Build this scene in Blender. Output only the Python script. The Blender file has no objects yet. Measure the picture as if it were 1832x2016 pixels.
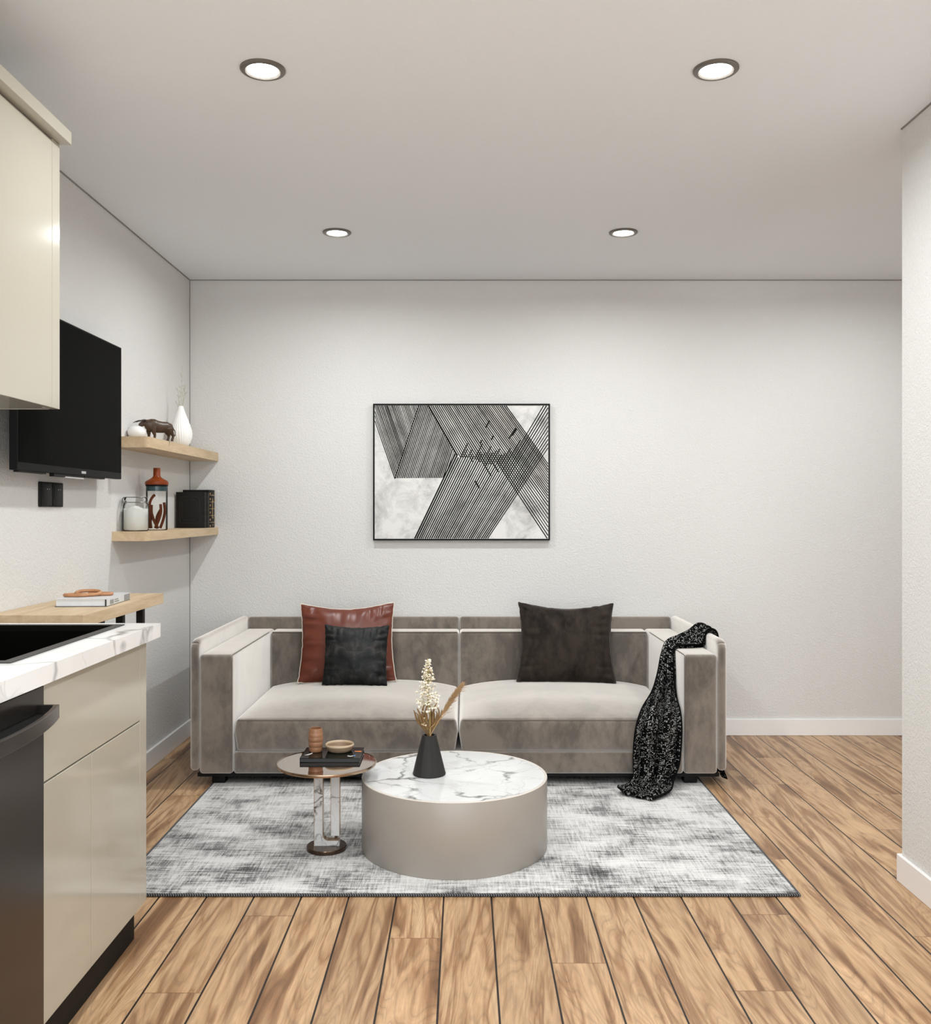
import bpy, bmesh, math, random
from mathutils import Vector, Matrix, noise as mnoise

random.seed(7)
sc = bpy.context.scene
COL = sc.collection

# ------------------------------------------------------------------ camera
FPX = 1850.0
CAM_H = 1.25
cd = bpy.data.cameras.new('camera')
cd.sensor_fit = 'HORIZONTAL'
cd.sensor_width = 36.0
cd.lens = 36.0 * FPX / 1832.0
cd.shift_x = 2.0 / 1832.0
cd.shift_y = -2.0 / 1832.0
cd.clip_start = 0.02
cam = bpy.data.objects.new('camera', cd)
cam.location = (0, 0, CAM_H)
cam.rotation_euler = (math.pi / 2, 0, 0)
COL.objects.link(cam)
sc.camera = cam

# ------------------------------------------------------------------ world, lights, exposure
w = bpy.data.worlds.new('world')
sc.world = w
w.use_nodes = True
w.node_tree.nodes['Background'].inputs[0].default_value = (0.93, 0.97, 1.0, 1)
w.node_tree.nodes['Background'].inputs[1].default_value = 2.4
sc.view_settings.view_transform = 'Standard'
sc.view_settings.look = 'None'
sc.view_settings.gamma = 1.0
sc.view_settings.exposure = 0.60
sc.view_settings.use_curve_mapping = False
sc.cycles.use_denoising = True
sc.cycles.max_bounces = 10
sc.cycles.diffuse_bounces = 6
sc.cycles.glossy_bounces = 5
sc.cycles.transmission_bounces = 8
sc.cycles.transparent_max_bounces = 16
sc.cycles.sample_clamp_indirect = 6.0
sc.cycles.caustics_reflective = False
sc.cycles.caustics_refractive = False

CEIL = 2.539
LAMP_W = 8.6
LAMP_COL = (0.955, 0.99, 1.0)
LAMP_R = 0.040
LAMP_SPREAD = math.radians(168)

def lamp(x, y, parent=None, power=LAMP_W):
    ld = bpy.data.lights.new('downlight_or_fill_lamp', 'AREA')
    ld.energy = power
    ld.color = LAMP_COL
    ld.shape = 'DISK'
    ld.size = LAMP_R * 2
    ld.spread = LAMP_SPREAD
    o = bpy.data.objects.new('downlight_or_fill_lamp', ld)
    COL.objects.link(o)
    if parent:
        o.parent = parent
        o.location = (0, 0, -0.012)
    else:
        o.location = (x, y, CEIL - 0.012)
    return o

# unseen fill lamps added on the ceiling grid's spacing (kitchen rows and alcove)
lamp(-0.588, 1.14, power=8.8)
lamp(0.733, 1.14, power=8.8)
lamp(-0.588, -0.46, power=8.8)
lamp(0.733, -0.46, power=8.8)
lamp(2.054, 4.344, power=7)
lamp(2.054, 2.741, power=7)

# ------------------------------------------------------------------ node helper
class NT:
    def __init__(self, name):
        self.m = bpy.data.materials.new(name)
        self.m.use_nodes = True
        self.t = self.m.node_tree
        self.b = self.t.nodes['Principled BSDF']
        self.out = self.t.nodes['Material Output']
    def link(self, a, b):
        self.t.links.new(a, b)
    def put(self, sock, v):
        if hasattr(v, 'is_output') or isinstance(v, bpy.types.NodeSocket):
            self.link(v, sock)
        elif isinstance(v, (tuple, list)) and len(v) == 3 and sock.type == 'RGBA':
            sock.default_value = (v[0], v[1], v[2], 1)
        else:
            sock.default_value = v
    def math(self, op, a, b=None, c=None, clamp=False):
        n = self.t.nodes.new('ShaderNodeMath'); n.operation = op; n.use_clamp = clamp
        self.put(n.inputs[0], a)
        if b is not None: self.put(n.inputs[1], b)
        if c is not None: self.put(n.inputs[2], c)
        return n.outputs[0]
    def coord(self, which='Object'):
        n = self.t.nodes.new('ShaderNodeTexCoord')
        return n.outputs[which]
    def pos(self):
        return self.t.nodes.new('ShaderNodeNewGeometry').outputs['Position']
    def sep(self, v):
        n = self.t.nodes.new('ShaderNodeSeparateXYZ'); self.link(v, n.inputs[0]); return n.outputs
    def comb(self, x, y, z=0.0):
        n = self.t.nodes.new('ShaderNodeCombineXYZ')
        self.put(n.inputs[0], x); self.put(n.inputs[1], y); self.put(n.inputs[2], z)
        return n.outputs[0]
    def vscale(self, v, s):
        n = self.t.nodes.new('ShaderNodeVectorMath'); n.operation = 'MULTIPLY'
        self.link(v, n.inputs[0]); n.inputs[1].default_value = s
        return n.outputs[0]
    def vadd(self, a, b):
        n = self.t.nodes.new('ShaderNodeVectorMath'); n.operation = 'ADD'
        self.link(a, n.inputs[0]); self.put(n.inputs[1], b)
        return n.outputs[0]
    def noise(self, v, scale=5, detail=2, rough=0.5, dist=0.0, out='Fac'):
        n = self.t.nodes.new('ShaderNodeTexNoise')
        if v is not None: self.link(v, n.inputs['Vector'])
        n.inputs['Scale'].default_value = scale
        n.inputs['Detail'].default_value = detail
        n.inputs['Roughness'].default_value = rough
        n.inputs['Distortion'].default_value = dist
        return n.outputs['Fac' if out == 'Fac' else 'Color']
    def white(self, v, dim='3D', out='Value'):
        n = self.t.nodes.new('ShaderNodeTexWhiteNoise'); n.noise_dimensions = dim
        self.link(v, n.inputs['Vector']); return n.outputs[out]
    def voronoi(self, v, scale, feature='DISTANCE_TO_EDGE', out='Distance'):
        n = self.t.nodes.new('ShaderNodeTexVoronoi'); n.feature = feature
        self.link(v, n.inputs['Vector']); n.inputs['Scale'].default_value = scale
        return n.outputs[out]
    def ramp(self, fac, stops, interp='LINEAR'):
        n = self.t.nodes.new('ShaderNodeValToRGB'); self.link(fac, n.inputs[0])
        cr = n.color_ramp; cr.interpolation = interp
        while len(cr.elements) < len(stops): cr.elements.new(0.5)
        for e, (p, c) in zip(cr.elements, stops):
            e.position = p
            e.color = (c, c, c, 1) if isinstance(c, (int, float)) else (*c, 1)
        return n.outputs[0]
    def mix(self, fac, a, b, mode='MIX'):
        n = self.t.nodes.new('ShaderNodeMix'); n.data_type = 'RGBA'; n.blend_type = mode
        self.put(n.inputs[0], fac); self.put(n.inputs[6], a); self.put(n.inputs[7], b)
        return n.outputs[2]
    def bump(self, h, strength=0.3, dist=0.01):
        n = self.t.nodes.new('ShaderNodeBump')
        n.inputs['Strength'].default_value = strength
        n.inputs['Distance'].default_value = dist
        self.link(h, n.inputs['Height'])
        self.link(n.outputs[0], self.b.inputs['Normal'])
        return n
    def set(self, **kw):
        names = dict(color='Base Color', rough='Roughness', metal='Metallic', spec='Specular IOR Level',
                     sheen='Sheen Weight', sheen_rough='Sheen Roughness', sheen_tint='Sheen Tint', coat='Coat Weight',
                     coat_rough='Coat Roughness', trans='Transmission Weight', ior='IOR', emit='Emission Color',
                     emit_s='Emission Strength', aniso='Anisotropic', alpha='Alpha')
        for k, v in kw.items():
            self.put(self.b.inputs[names[k]], v)
        return self

def flat(name, color, rough=0.5, var=0.06, vscale=30.0, **kw):
    """plain material with a slight procedural tone variation"""
    n = NT(name)
    f = n.noise(n.coord(), vscale, 3, 0.6)
    a = tuple(max(0, c * (1 - var)) for c in color); b = tuple(min(1, c * (1 + var)) for c in color)
    n.set(color=n.mix(f, a, b), rough=rough, **kw)
    return n.m

# ------------------------------------------------------------------ materials
def mat_plaster(name, col, bump, scale=1.0):
    n = NT(name)
    p = n.pos()
    f1 = n.noise(p, 95 * scale, 3, 0.6)
    f2 = n.noise(p, 230 * scale, 2, 0.5)
    big = n.noise(p, 1.4, 3, 0.5)
    h = n.math('ADD', n.math('MULTIPLY', f1, 0.7), n.math('MULTIPLY', f2, 0.3))
    c = n.mix(n.math('MULTIPLY', big, 0.5), col, tuple(c * 0.95 for c in col))
    n.set(color=c, rough=0.85, spec=0.25)
    n.bump(n.ramp(h, [(0.35, 0.0), (0.65, 1.0)]), bump, 0.006)
    return n.m
M = {}
M['wall'] = mat_plaster('stucco_wall', (0.67, 0.660, 0.643), 0.30)
M['ceiling'] = mat_plaster('stucco_ceiling', (0.82, 0.845, 0.87), 0.10)
M['trim'] = flat('baseboard_paint', (0.80, 0.785, 0.77), 0.4, 0.01)
M['gap'] = flat('shadow_gap', (0.26, 0.25, 0.235), 0.8, 0.02)  # dark strip colour stands in for the shade inside the wall joints

def mat_floor():
    n = NT('walnut_planks')
    W, L = 0.1535, 1.54
    x, y, z = n.sep(n.pos())
    xs = n.math('ADD', x, 0.067)
    kf = n.math('DIVIDE', xs, W)
    k = n.math('FLOOR', kf)
    u = n.math('MULTIPLY', n.math('SUBTRACT', kf, k), W)
    jy = n.math('ADD', n.math('MULTIPLY', n.math('SUBTRACT', k, 6.0), 0.463), 2.91)
    tf = n.math('DIVIDE', n.math('SUBTRACT', y, jy), L)
    tn = n.math('FLOOR', tf)
    v = n.math('MULTIPLY', n.math('SUBTRACT', tf, tn), L)
    cell = n.comb(k, tn, 3.0)
    rnd = n.white(cell)
    rnd2 = n.white(n.comb(tn, k, 9.0))
    uo = n.math('ADD', u, n.math('MULTIPLY', rnd, 3.7))
    vo = n.math('ADD', v, n.math('MULTIPLY', rnd2, 5.3))
    # slow slant of the grain
    slant = n.math('MULTIPLY', n.math('SUBTRACT', rnd2, 0.5), 0.16)
    us = n.math('ADD', uo, n.math('MULTIPLY', v, slant))
    flow = n.noise(n.comb(n.math('MULTIPLY', us, 16.0), n.math('MULTIPLY', vo, 1.25), rnd), 1.0, 3, 0.5, 0.55)
    band = n.ramp(flow, [(0.30, (0.22, 0.115, 0.055)), (0.38, (0.36, 0.21, 0.112)), (0.43, (0.55, 0.365, 0.215)),
                         (0.49, (0.63, 0.435, 0.27)), (0.54, (0.53, 0.35, 0.205)), (0.59, (0.35, 0.20, 0.105)),
                         (0.64, (0.56, 0.375, 0.225)), (0.74, (0.68, 0.49, 0.315))])
    flow0 = n.noise(n.comb(n.math('MULTIPLY', us, 9.0), n.math("MULTIPLY", vo, 1.0), rnd2), 1.0, 1.5, 0.5, 0.7)
    ring = n.math('SINE', n.math('MULTIPLY', flow0, 120.0))
    ringc = n.ramp(n.math('MULTIPLY_ADD', ring, 0.5, 0.5), [(0.0, 0.82), (0.20, 1.0), (0.8, 1.0), (1.0, 1.08)])
    fib = n.noise(n.comb(n.math('MULTIPLY', us, 260.0), n.math('MULTIPLY', vo, 9.0), 0.0), 1.0, 2, 0.6)
    fibc = n.ramp(fib, [(0.3, 0.86), (0.7, 1.10)])
    fl = n.noise(n.comb(n.math('MULTIPLY', us, 60.0), n.math('MULTIPLY', vo, 14.0), 2.0), 1.0, 3, 0.7)
    flc = n.ramp(fl, [(0.3, 0.90), (0.62, 1.0), (0.75, 1.14)])
    c = n.mix(1.0, band, ringc, 'MULTIPLY')
    c = n.mix(1.0, c, fibc, 'MULTIPLY')
    c = n.mix(1.0, c, flc, 'MULTIPLY')
    # pale sapwood patches
    sap = n.noise(n.comb(n.math('MULTIPLY', us, 8.0), n.math('MULTIPLY', vo, 3.2), 7.0), 1.0, 1, 0.5, 0.4)
    c = n.mix(n.ramp(sap, [(0.68, 0.0), (0.72, 0.5)]), c, (0.68, 0.48, 0.285))
    tone = n.ramp(rnd, [(0.0, 0.88), (1.0, 1.10)])
    c = n.mix(1.0, c, tone, 'MULTIPLY')
    # grooves between planks and thin butt joints
    du = n.math('MINIMUM', u, n.math('SUBTRACT', W, u))
    dv = n.math('MINIMUM', v, n.math('SUBTRACT', L, v))
    g = n.ramp(n.math('DIVIDE', du, 0.01), [(0.20, 1.0), (0.34, 0.0)])
    j = n.ramp(n.math('DIVIDE', dv, 0.01), [(0.10, 0.55), (0.34, 0.0)])
    c = n.mix(j, c, (0.16, 0.08, 0.035))
    c = n.mix(g, c, (0.010, 0.005, 0.0025))
    c = n.mix(1.0, c, (0.79, 0.73, 0.66), 'MULTIPLY')
    n.set(color=c, rough=n.math('MULTIPLY_ADD', fib, 0.12, 0.30), spec=0.40)
    h = n.math('SUBTRACT', n.math('MULTIPLY', fib, 0.08), n.math('ADD', g, n.math('MULTIPLY', j, 0.5)))
    n.bump(h, 0.35, 0.003)
    return n.m
M['floor'] = mat_floor()

def mat_rug():
    n = NT('distressed_rug_weave')
    x, y, z = n.sep(n.pos())
    m = n.noise(n.comb(n.math('MULTIPLY', x, 2.4), n.math('MULTIPLY', y, 3.6), 4.2), 1.6, 5, 0.62, 0.3)
    m2 = n.noise(n.comb(n.math('MULTIPLY', x, 6.0), n.math('MULTIPLY', y, 14.0), 1.0), 1.0, 3, 0.6)
    sx = n.noise(n.comb(n.math('MULTIPLY', x, 7.0), n.math('MULTIPLY', y, 130.0), 0.0), 1.0, 3, 0.65)
    sy = n.noise(n.comb(n.math('MULTIPLY', x, 130.0), n.math('MULTIPLY', y, 9.0), 5.0), 1.0, 3, 0.65)
    fn = n.noise(n.comb(n.math('MULTIPLY', x, 330.0), n.math('MULTIPLY', y, 300.0), 0.0), 1.0, 2, 0.6)
    val = n.math('MULTIPLY_ADD', m, 1.05, 0.10)
    for s, a in ((m2, 0.42), (sx, 0.85), (sy, 0.66), (fn, 0.75)):
        val = n.math('ADD', val, n.math('MULTIPLY', n.math('SUBTRACT', s, 0.5), a))
    c = n.ramp(val, [(0.28, (0.03, 0.03, 0.032)), (0.44, (0.16, 0.157, 0.155)), (0.55, (0.38, 0.373, 0.366)),
                     (0.66, (0.56, 0.55, 0.537)), (0.85, (0.68, 0.67, 0.655))])
    # cooler tint along the two side edges
    edge = n.ramp(n.math('ABSOLUTE', n.math('ADD', x, 0.03)), [(1.03, 0.0), (1.11, 0.45)])
    c = n.mix(edge, c, n.mix(1.0, c, (0.72, 0.86, 1.0), 'MULTIPLY'))
    n.set(color=c, rough=0.95, spec=0.1, sheen=0.15)
    n.bump(n.math('ADD', fn, n.math('MULTIPLY', sx, 0.6)), 0.5, 0.004)
    return n.m
M['rug'] = mat_rug()
def mat_binding():
    n = NT('rug_overcast_stitch')
    x, y, z = n.sep(n.pos())
    s = n.math('SINE', n.math('MULTIPLY', n.math('ADD', x, y), 800.0))
    c = n.mix(n.ramp(n.math('MULTIPLY_ADD', s, 0.5, 0.5), [(0.45, 0.0), (0.62, 1.0)]), (0.010, 0.011, 0.014), (0.16, 0.16, 0.165))
    n.set(color=c, rough=0.9)
    n.bump(s, 0.5, 0.003)
    return n.m
M['binding'] = mat_binding()

def mat_velvet(name, dark, light, sheen=1.0, sr=0.6, nap=0.40):
    n = NT(name)
    p = n.coord()
    a = n.noise(n.vscale(p, (5.5, 5.5, 4.0)), 1.0, 5, 0.62, 0.5)
    b = n.noise(n.vscale(p, (30, 30, 14)), 1.0, 4, 0.7)
    f = n.math('MULTIPLY_ADD', n.math('SUBTRACT', b, 0.5), 0.5, a)
    c = n.ramp(f, [(0.36, dark), (0.60, light)])
    n.set(color=c, rough=0.85, spec=0.2, sheen=sheen, sheen_rough=sr, sheen_tint=(1.0, 0.955, 0.90, 1))
    n.bump(n.noise(p, 900, 1, 0.5), 0.06, 0.001)
    if nap > 0:
        sh = n.t.nodes.new('ShaderNodeBsdfSheen'); sh.inputs['Color'].default_value = (nap, nap * 0.97, nap * 0.93, 1); sh.inputs['Roughness'].default_value = sr
        ad = n.t.nodes.new('ShaderNodeAddShader')
        n.link(n.b.outputs[0], ad.inputs[0]); n.link(sh.outputs[0], ad.inputs[1]); n.link(ad.outputs[0], n.out.inputs[0])
    return n.m
M['velvet'] = mat_velvet('taupe_velvet', (0.056, 0.041, 0.029), (0.150, 0.118, 0.091))
M['velvet_brown'] = mat_velvet('dark_brown_velvet', (0.010, 0.007, 0.005), (0.034, 0.025, 0.019), 0.45, 0.3, 0.0)
M['seam'] = flat('taupe_seam_cord', (0.13, 0.112, 0.097), 0.9)
M['leather_red'] = flat('rust_leather', (0.135, 0.032, 0.017), 0.36, 0.35, 14, spec=0.45)
M['cord_cream'] = flat('cream_piping', (0.62, 0.56, 0.48), 0.8)
M['cord_dark'] = flat('dark_piping', (0.03, 0.024, 0.02), 0.8)
def mat_blackleather():
    n = NT('mottled_black_leather')
    p = n.coord()
    x, y, z = n.sep(p)
    q = n.comb(n.math('ABSOLUTE', x), y, z)      # the print is mirrored about the middle
    a = n.noise(n.vscale(q, (17, 17, 17)), 1.0, 4, 0.6, 0.8)
    c = n.ramp(a, [(0.36, (0.005, 0.006, 0.0065)), (0.52, (0.016, 0.0165, 0.0165)), (0.66, (0.044, 0.039, 0.037))])
    n.set(color=c, rough=0.5, spec=0.22)
    return n.m
M['leather_black'] = mat_blackleather()

def mat_marble(name, base, vein, scale=1.0, amount=1.0):
    n = NT(name)
    p = n.coord()
    warp = n.noise(p, 3.2 * scale, 4, 0.6, 0.0, 'Color')
    nn = n.t.nodes.new('ShaderNodeVectorMath'); nn.operation = 'MULTIPLY_ADD'
    n.link(warp, nn.inputs[0]); nn.inputs[1].default_value = (0.34 / scale,) * 3; n.link(p, nn.inputs[2])
    q = nn.outputs[0]
    v1 = n.voronoi(q, 3.3 * scale)
    v2 = n.voronoi(n.vadd(q, (3.1, 1.7, 0.4)), 8.5 * scale)
    breakup = n.noise(p, 5.0 * scale, 2, 0.5)
    thick = n.noise(p, 9.0 * scale, 3, 0.7)
    w1 = n.ramp(n.math('SUBTRACT', v1, n.math('MULTIPLY', n.math('SUBTRACT', thick, 0.52), 0.10)), [(0.0, 1.0), (0.014, 0.65), (0.045, 0.0)])
    w1 = n.math('MULTIPLY', w1, n.ramp(breakup, [(0.40, 0.15), (0.56, 1.0)]))
    w2 = n.math('MULTIPLY', n.ramp(v2, [(0.0, 0.55), (0.03, 0.0)]), n.ramp(breakup, [(0.48, 0.8), (0.58, 0.0)]))
    cloud = n.ramp(n.noise(q, 2.6 * scale, 4, 0.6), [(0.42, 0.0), (0.75, 0.22)])
    f = n.math('MULTIPLY', n.math('ADD', w1, n.math('MULTIPLY', w2, 0.6), clamp=True), amount, clamp=True)
    f = n.math('MAXIMUM', f, n.math('MULTIPLY', cloud, amount))
    n.set(color=n.mix(f, base, vein), rough=0.16, spec=0.5)
    return n.m
M['marble'] = mat_marble('white_veined_marble', (0.70, 0.70, 0.695), (0.12, 0.115, 0.11), 1.0, 1.0)
M['strip_marble'] = mat_marble('strip_marble', (0.62, 0.62, 0.62), (0.10, 0.085, 0.075), 2.2, 1.0)
M['quartz'] = mat_marble('worktop_quartz', (0.85, 0.845, 0.835), (0.16, 0.155, 0.15), 0.60, 0.75)
M['taupe_lacquer'] = flat('taupe_lacquer', (0.335, 0.305, 0.272), 0.34, 0.02, 5)
M['taupe_rim'] = flat('taupe_rim', (0.62, 0.57, 0.51), 0.3, 0.02)
M['bronze'] = flat('dark_bronze', (0.105, 0.07, 0.05), 0.22, 0.05, metal=0.9)
M['bronze_mirror'] = flat('bronze_mirror', (0.60, 0.52, 0.46), 0.04, 0.01, metal=1.0)
M['gold'] = flat('brushed_gold', (0.68, 0.47, 0.22), 0.3, metal=1.0)
M['edge_metal'] = flat('bronze_edge', (0.42, 0.31, 0.22), 0.22, metal=1.0)
M['lacquer'] = flat('greige_gloss_lacquer', (0.44, 0.41, 0.34), 0.10, 0.015, 3, spec=0.55)
M['carcass'] = flat('carcass_gap_shade', (0.05, 0.046, 0.038), 0.7, 0.02, spec=0.1)  # darkened to paint the shade seen through the door gaps
M['toe'] = flat('black_toe_kick', (0.010, 0.009, 0.008), 0.6, spec=0.15)
M['steel_dark'] = flat('dark_steel', (0.085, 0.074, 0.067), 0.24, 0.04, 4, metal=0.8)
M['sink'] = flat('black_sink', (0.0035, 0.0035, 0.003), 0.9, spec=0.0)
M['sink_rim'] = flat('black_sink_rim', (0.050, 0.046, 0.043), 0.4, spec=0.2)
M['black_plastic'] = flat('black_plastic', (0.008, 0.008, 0.008), 0.45, spec=0.15)
M['tv_screen'] = flat('tv_glass', (0.004, 0.004, 0.0035), 0.08, 0.02, ior=1.05)
M['tv_bezel'] = flat('tv_bezel', (0.008, 0.008, 0.0085), 0.4, ior=1.15)
M['silver'] = flat('silver_plastic', (0.55, 0.54, 0.53), 0.3, metal=0.4)
M['black_metal'] = flat('black_powder_coat', (0.011, 0.010, 0.010), 0.5, spec=0.2)
M['trim_ring'] = flat('downlight_trim', (0.17, 0.155, 0.135), 0.35, metal=0.6)
M['reflector'] = flat('downlight_reflector', (0.70, 0.69, 0.66), 0.3)
def mat_emit(name, c, s):
    n = NT(name)
    n.set(color=(0.8, 0.8, 0.8), emit=c, emit_s=s)
    return n.m
M['lens'] = mat_emit('lit_lens', (1.0, 0.985, 0.95), 9.0)
def mat_oak(name, axis, light=(0.60, 0.46, 0.30), dark=(0.45, 0.325, 0.195)):
    n = NT(name)
    p = n.coord()
    s = {'y': (26, 2.2, 26), 'x': (2.2, 26, 26)}[axis]
    q = n.vscale(p, s)
    a = n.noise(q, 1.0, 4, 0.6, 0.6)
    b = n.noise(n.vscale(p, tuple(k * 9 for k in s)), 1.0, 2, 0.6)
    f = n.math('MULTIPLY_ADD', n.math('SUBTRACT', b, 0.5), 0.35, a)
    n.set(color=n.ramp(f, [(0.3, dark), (0.62, light)]), rough=0.5, spec=0.3)
    n.bump(b, 0.08, 0.001)
    return n.m
M['oak'] = mat_oak('light_oak', 'y')
M['ceramic_white'] = flat('matt_white_ceramic', (0.84, 0.835, 0.82), 0.55, 0.01)
M['stone_white'] = flat('white_plaster_ball', (0.80, 0.79, 0.78), 0.6, 0.02)
M['bull'] = flat('carved_dark_wood', (0.060, 0.034, 0.019), 0.38, 0.6, 70, spec=0.35)
M['horn'] = flat('dark_horn', (0.03, 0.022, 0.018), 0.35)
M['grass'] = flat('pale_dry_grass', (0.40, 0.41, 0.28), 0.8, 0.2)
M['amber_wood'] = flat('amber_wood', (0.20, 0.036, 0.006), 0.35, 0.5, 40, spec=0.25)
M['rubber'] = flat('black_rubber', (0.006, 0.006, 0.006), 0.6, spec=0.1)
M['teal_seal'] = flat('dark_teal_seal', (0.02, 0.055, 0.065), 0.35)
M['cinnamon'] = flat('cinnamon_bark', (0.12, 0.030, 0.010), 0.7, 0.4, 60, spec=0.1)
M['flour'] = flat('white_flour', (0.80, 0.80, 0.77), 0.9, 0.02)
M['wire'] = flat('clamp_wire', (0.22, 0.21, 0.20), 0.3, metal=0.9)
M['book_black'] = flat('black_book_leather', (0.009, 0.0075, 0.0065), 0.5, 0.25, spec=0.12)
M['emboss'] = flat('embossed_line', (0.030, 0.026, 0.023), 0.5, spec=0.15)
M['pages'] = flat('book_pages', (0.62, 0.59, 0.52), 0.8)
M['pages_white'] = flat('white_pages', (0.66, 0.69, 0.72), 0.8, 0.05, 120)
M['cover_grey'] = flat('grey_book_cover', (0.62, 0.63, 0.64), 0.35, 0.12, 22)
M['cover_dark'] = flat('dark_cover_edge', (0.03, 0.03, 0.032), 0.4)
M['print_grey'] = flat('cover_print_grey', (0.25, 0.25, 0.24), 0.4)
M['gloss_black'] = flat('gloss_black_cover', (0.004, 0.006, 0.005), 0.10, 0.2, spec=0.12)
M['book_side'] = flat('black_page_edges', (0.05, 0.05, 0.052), 0.6, spec=0.2)
M['print_white'] = flat('print_white', (0.75, 0.76, 0.75), 0.2)
M['print_blue'] = flat('print_blue', (0.06, 0.22, 0.50), 0.2)
M['print_orange'] = flat('print_orange', (0.75, 0.20, 0.02), 0.2)
M['cup'] = flat('brown_banded_clay', (0.30, 0.145, 0.075), 0.38, 0.15, 25)
M['bowl'] = flat('beige_clay', (0.27, 0.19, 0.125), 0.4, 0.1, 25)
M['bowl_rim'] = flat('pale_clay_rim', (0.50, 0.38, 0.26), 0.35)
M['charcoal'] = flat('charcoal_ceramic', (0.026, 0.025, 0.024), 0.5, 0.04, spec=0.2)
M['stem'] = flat('straw_stem', (0.42, 0.27, 0.12), 0.7, 0.2)
M['stem_green'] = flat('olive_stem', (0.40, 0.33, 0.10), 0.7, 0.2)
M['petal'] = flat('cream_petals', (0.86, 0.80, 0.67), 0.6, 0.05)
M['bud'] = flat('golden_buds', (0.52, 0.37, 0.12), 0.6, 0.2)
M['curl'] = flat('dried_brown_leaf', (0.21, 0.12, 0.045), 0.6, 0.5, 40)
M['plume'] = flat('pampas_plume', (0.43, 0.28, 0.145), 0.85, 0.25, 60)
M['chain_wood'] = flat('carved_chain_wood', (0.42, 0.20, 0.09), 0.45, 0.2, 40)
M['frame_black'] = flat('black_frame', (0.004, 0.0038, 0.0035), 0.5, spec=0.1)
def mat_canvas():
    n = NT('mottled_canvas')
    p = n.coord()
    a = n.noise(p, 7.0, 6, 0.68, 0.4)
    n.set(color=n.ramp(a, [(0.30, (0.30, 0.29, 0.28)), (0.44, (0.52, 0.51, 0.495)), (0.58, (0.70, 0.69, 0.67))]), rough=0.8)
    return n.m
M['canvas'] = mat_canvas()
M['ink'] = flat('black_ink', (0.010, 0.009, 0.008), 0.8, 0.4, 90, spec=0.1)
def mat_glass():
    n = NT('clear_thin_glass')
    t = n.t
    tr = t.nodes.new('ShaderNodeBsdfTransparent'); tr.inputs[0].default_value = (0.965, 0.975, 0.97, 1)
    gl = t.nodes.new('ShaderNodeBsdfGlossy'); gl.inputs['Roughness'].default_value = 0.03
    lw = t.nodes.new('ShaderNodeFresnel'); lw.inputs[0].default_value = 1.18
    nz = n.noise(n.coord(), 20, 1)
    mx = t.nodes.new('ShaderNodeMixShader')
    n.link(n.math('MULTIPLY_ADD', nz, 0.02, lw.outputs[0]), mx.inputs[0])
    n.link(tr.outputs[0], mx.inputs[1]); n.link(gl.outputs[0], mx.inputs[2])
    n.link(mx.outputs[0], n.out.inputs[0])
    return n.m
M['glass'] = mat_glass()
def mat_knit():
    n = NT('black_white_knit')
    uv = n.coord('UV')
    x, y, z = n.sep(uv)
    cx = n.math('MULTIPLY', x, 165.0); cy = n.math('MULTIPLY', y, 235.0)
    row = n.math('FLOOR', cx)
    # chevron lean of the stitches
    fx = n.math('SUBTRACT', cx, row)
    cy2 = n.math('ADD', cy, n.math('MULTIPLY', n.math('ABSOLUTE', n.math('SUBTRACT', fx, 0.5)), 1.1))
    iy = n.math('FLOOR', cy2); fy = n.math('SUBTRACT', cy2, iy)
    r = n.white(n.comb(row, iy, 1.0))
    big = n.noise(n.comb(n.math('MULTIPLY', x, 26.0), n.math('MULTIPLY', y, 10.0)), 1.0, 3, 0.6)
    thr = n.math('MULTIPLY_ADD', big, -1.1, 1.16)
    lit = n.math('GREATER_THAN', r, thr)
    sh = n.math('MULTIPLY', n.math('SINE', n.math('MULTIPLY', fx, math.pi)), n.math('SINE', n.math('MULTIPLY', fy, math.pi)))
    dot = n.ramp(sh, [(0.30, 0.0), (0.55, 1.0)])
    r2 = n.white(n.comb(row, iy, 7.0))
    wc = n.mix(r2, (0.10, 0.098, 0.092), (0.66, 0.65, 0.62))
    c = n.mix(n.math('MULTIPLY', lit, dot), (0.004, 0.0038, 0.004), wc)
    n.set(color=c, rough=0.95, spec=0.05)
    n.bump(sh, 0.7, 0.004)
    return n.m
M['knit'] = mat_knit()

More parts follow.
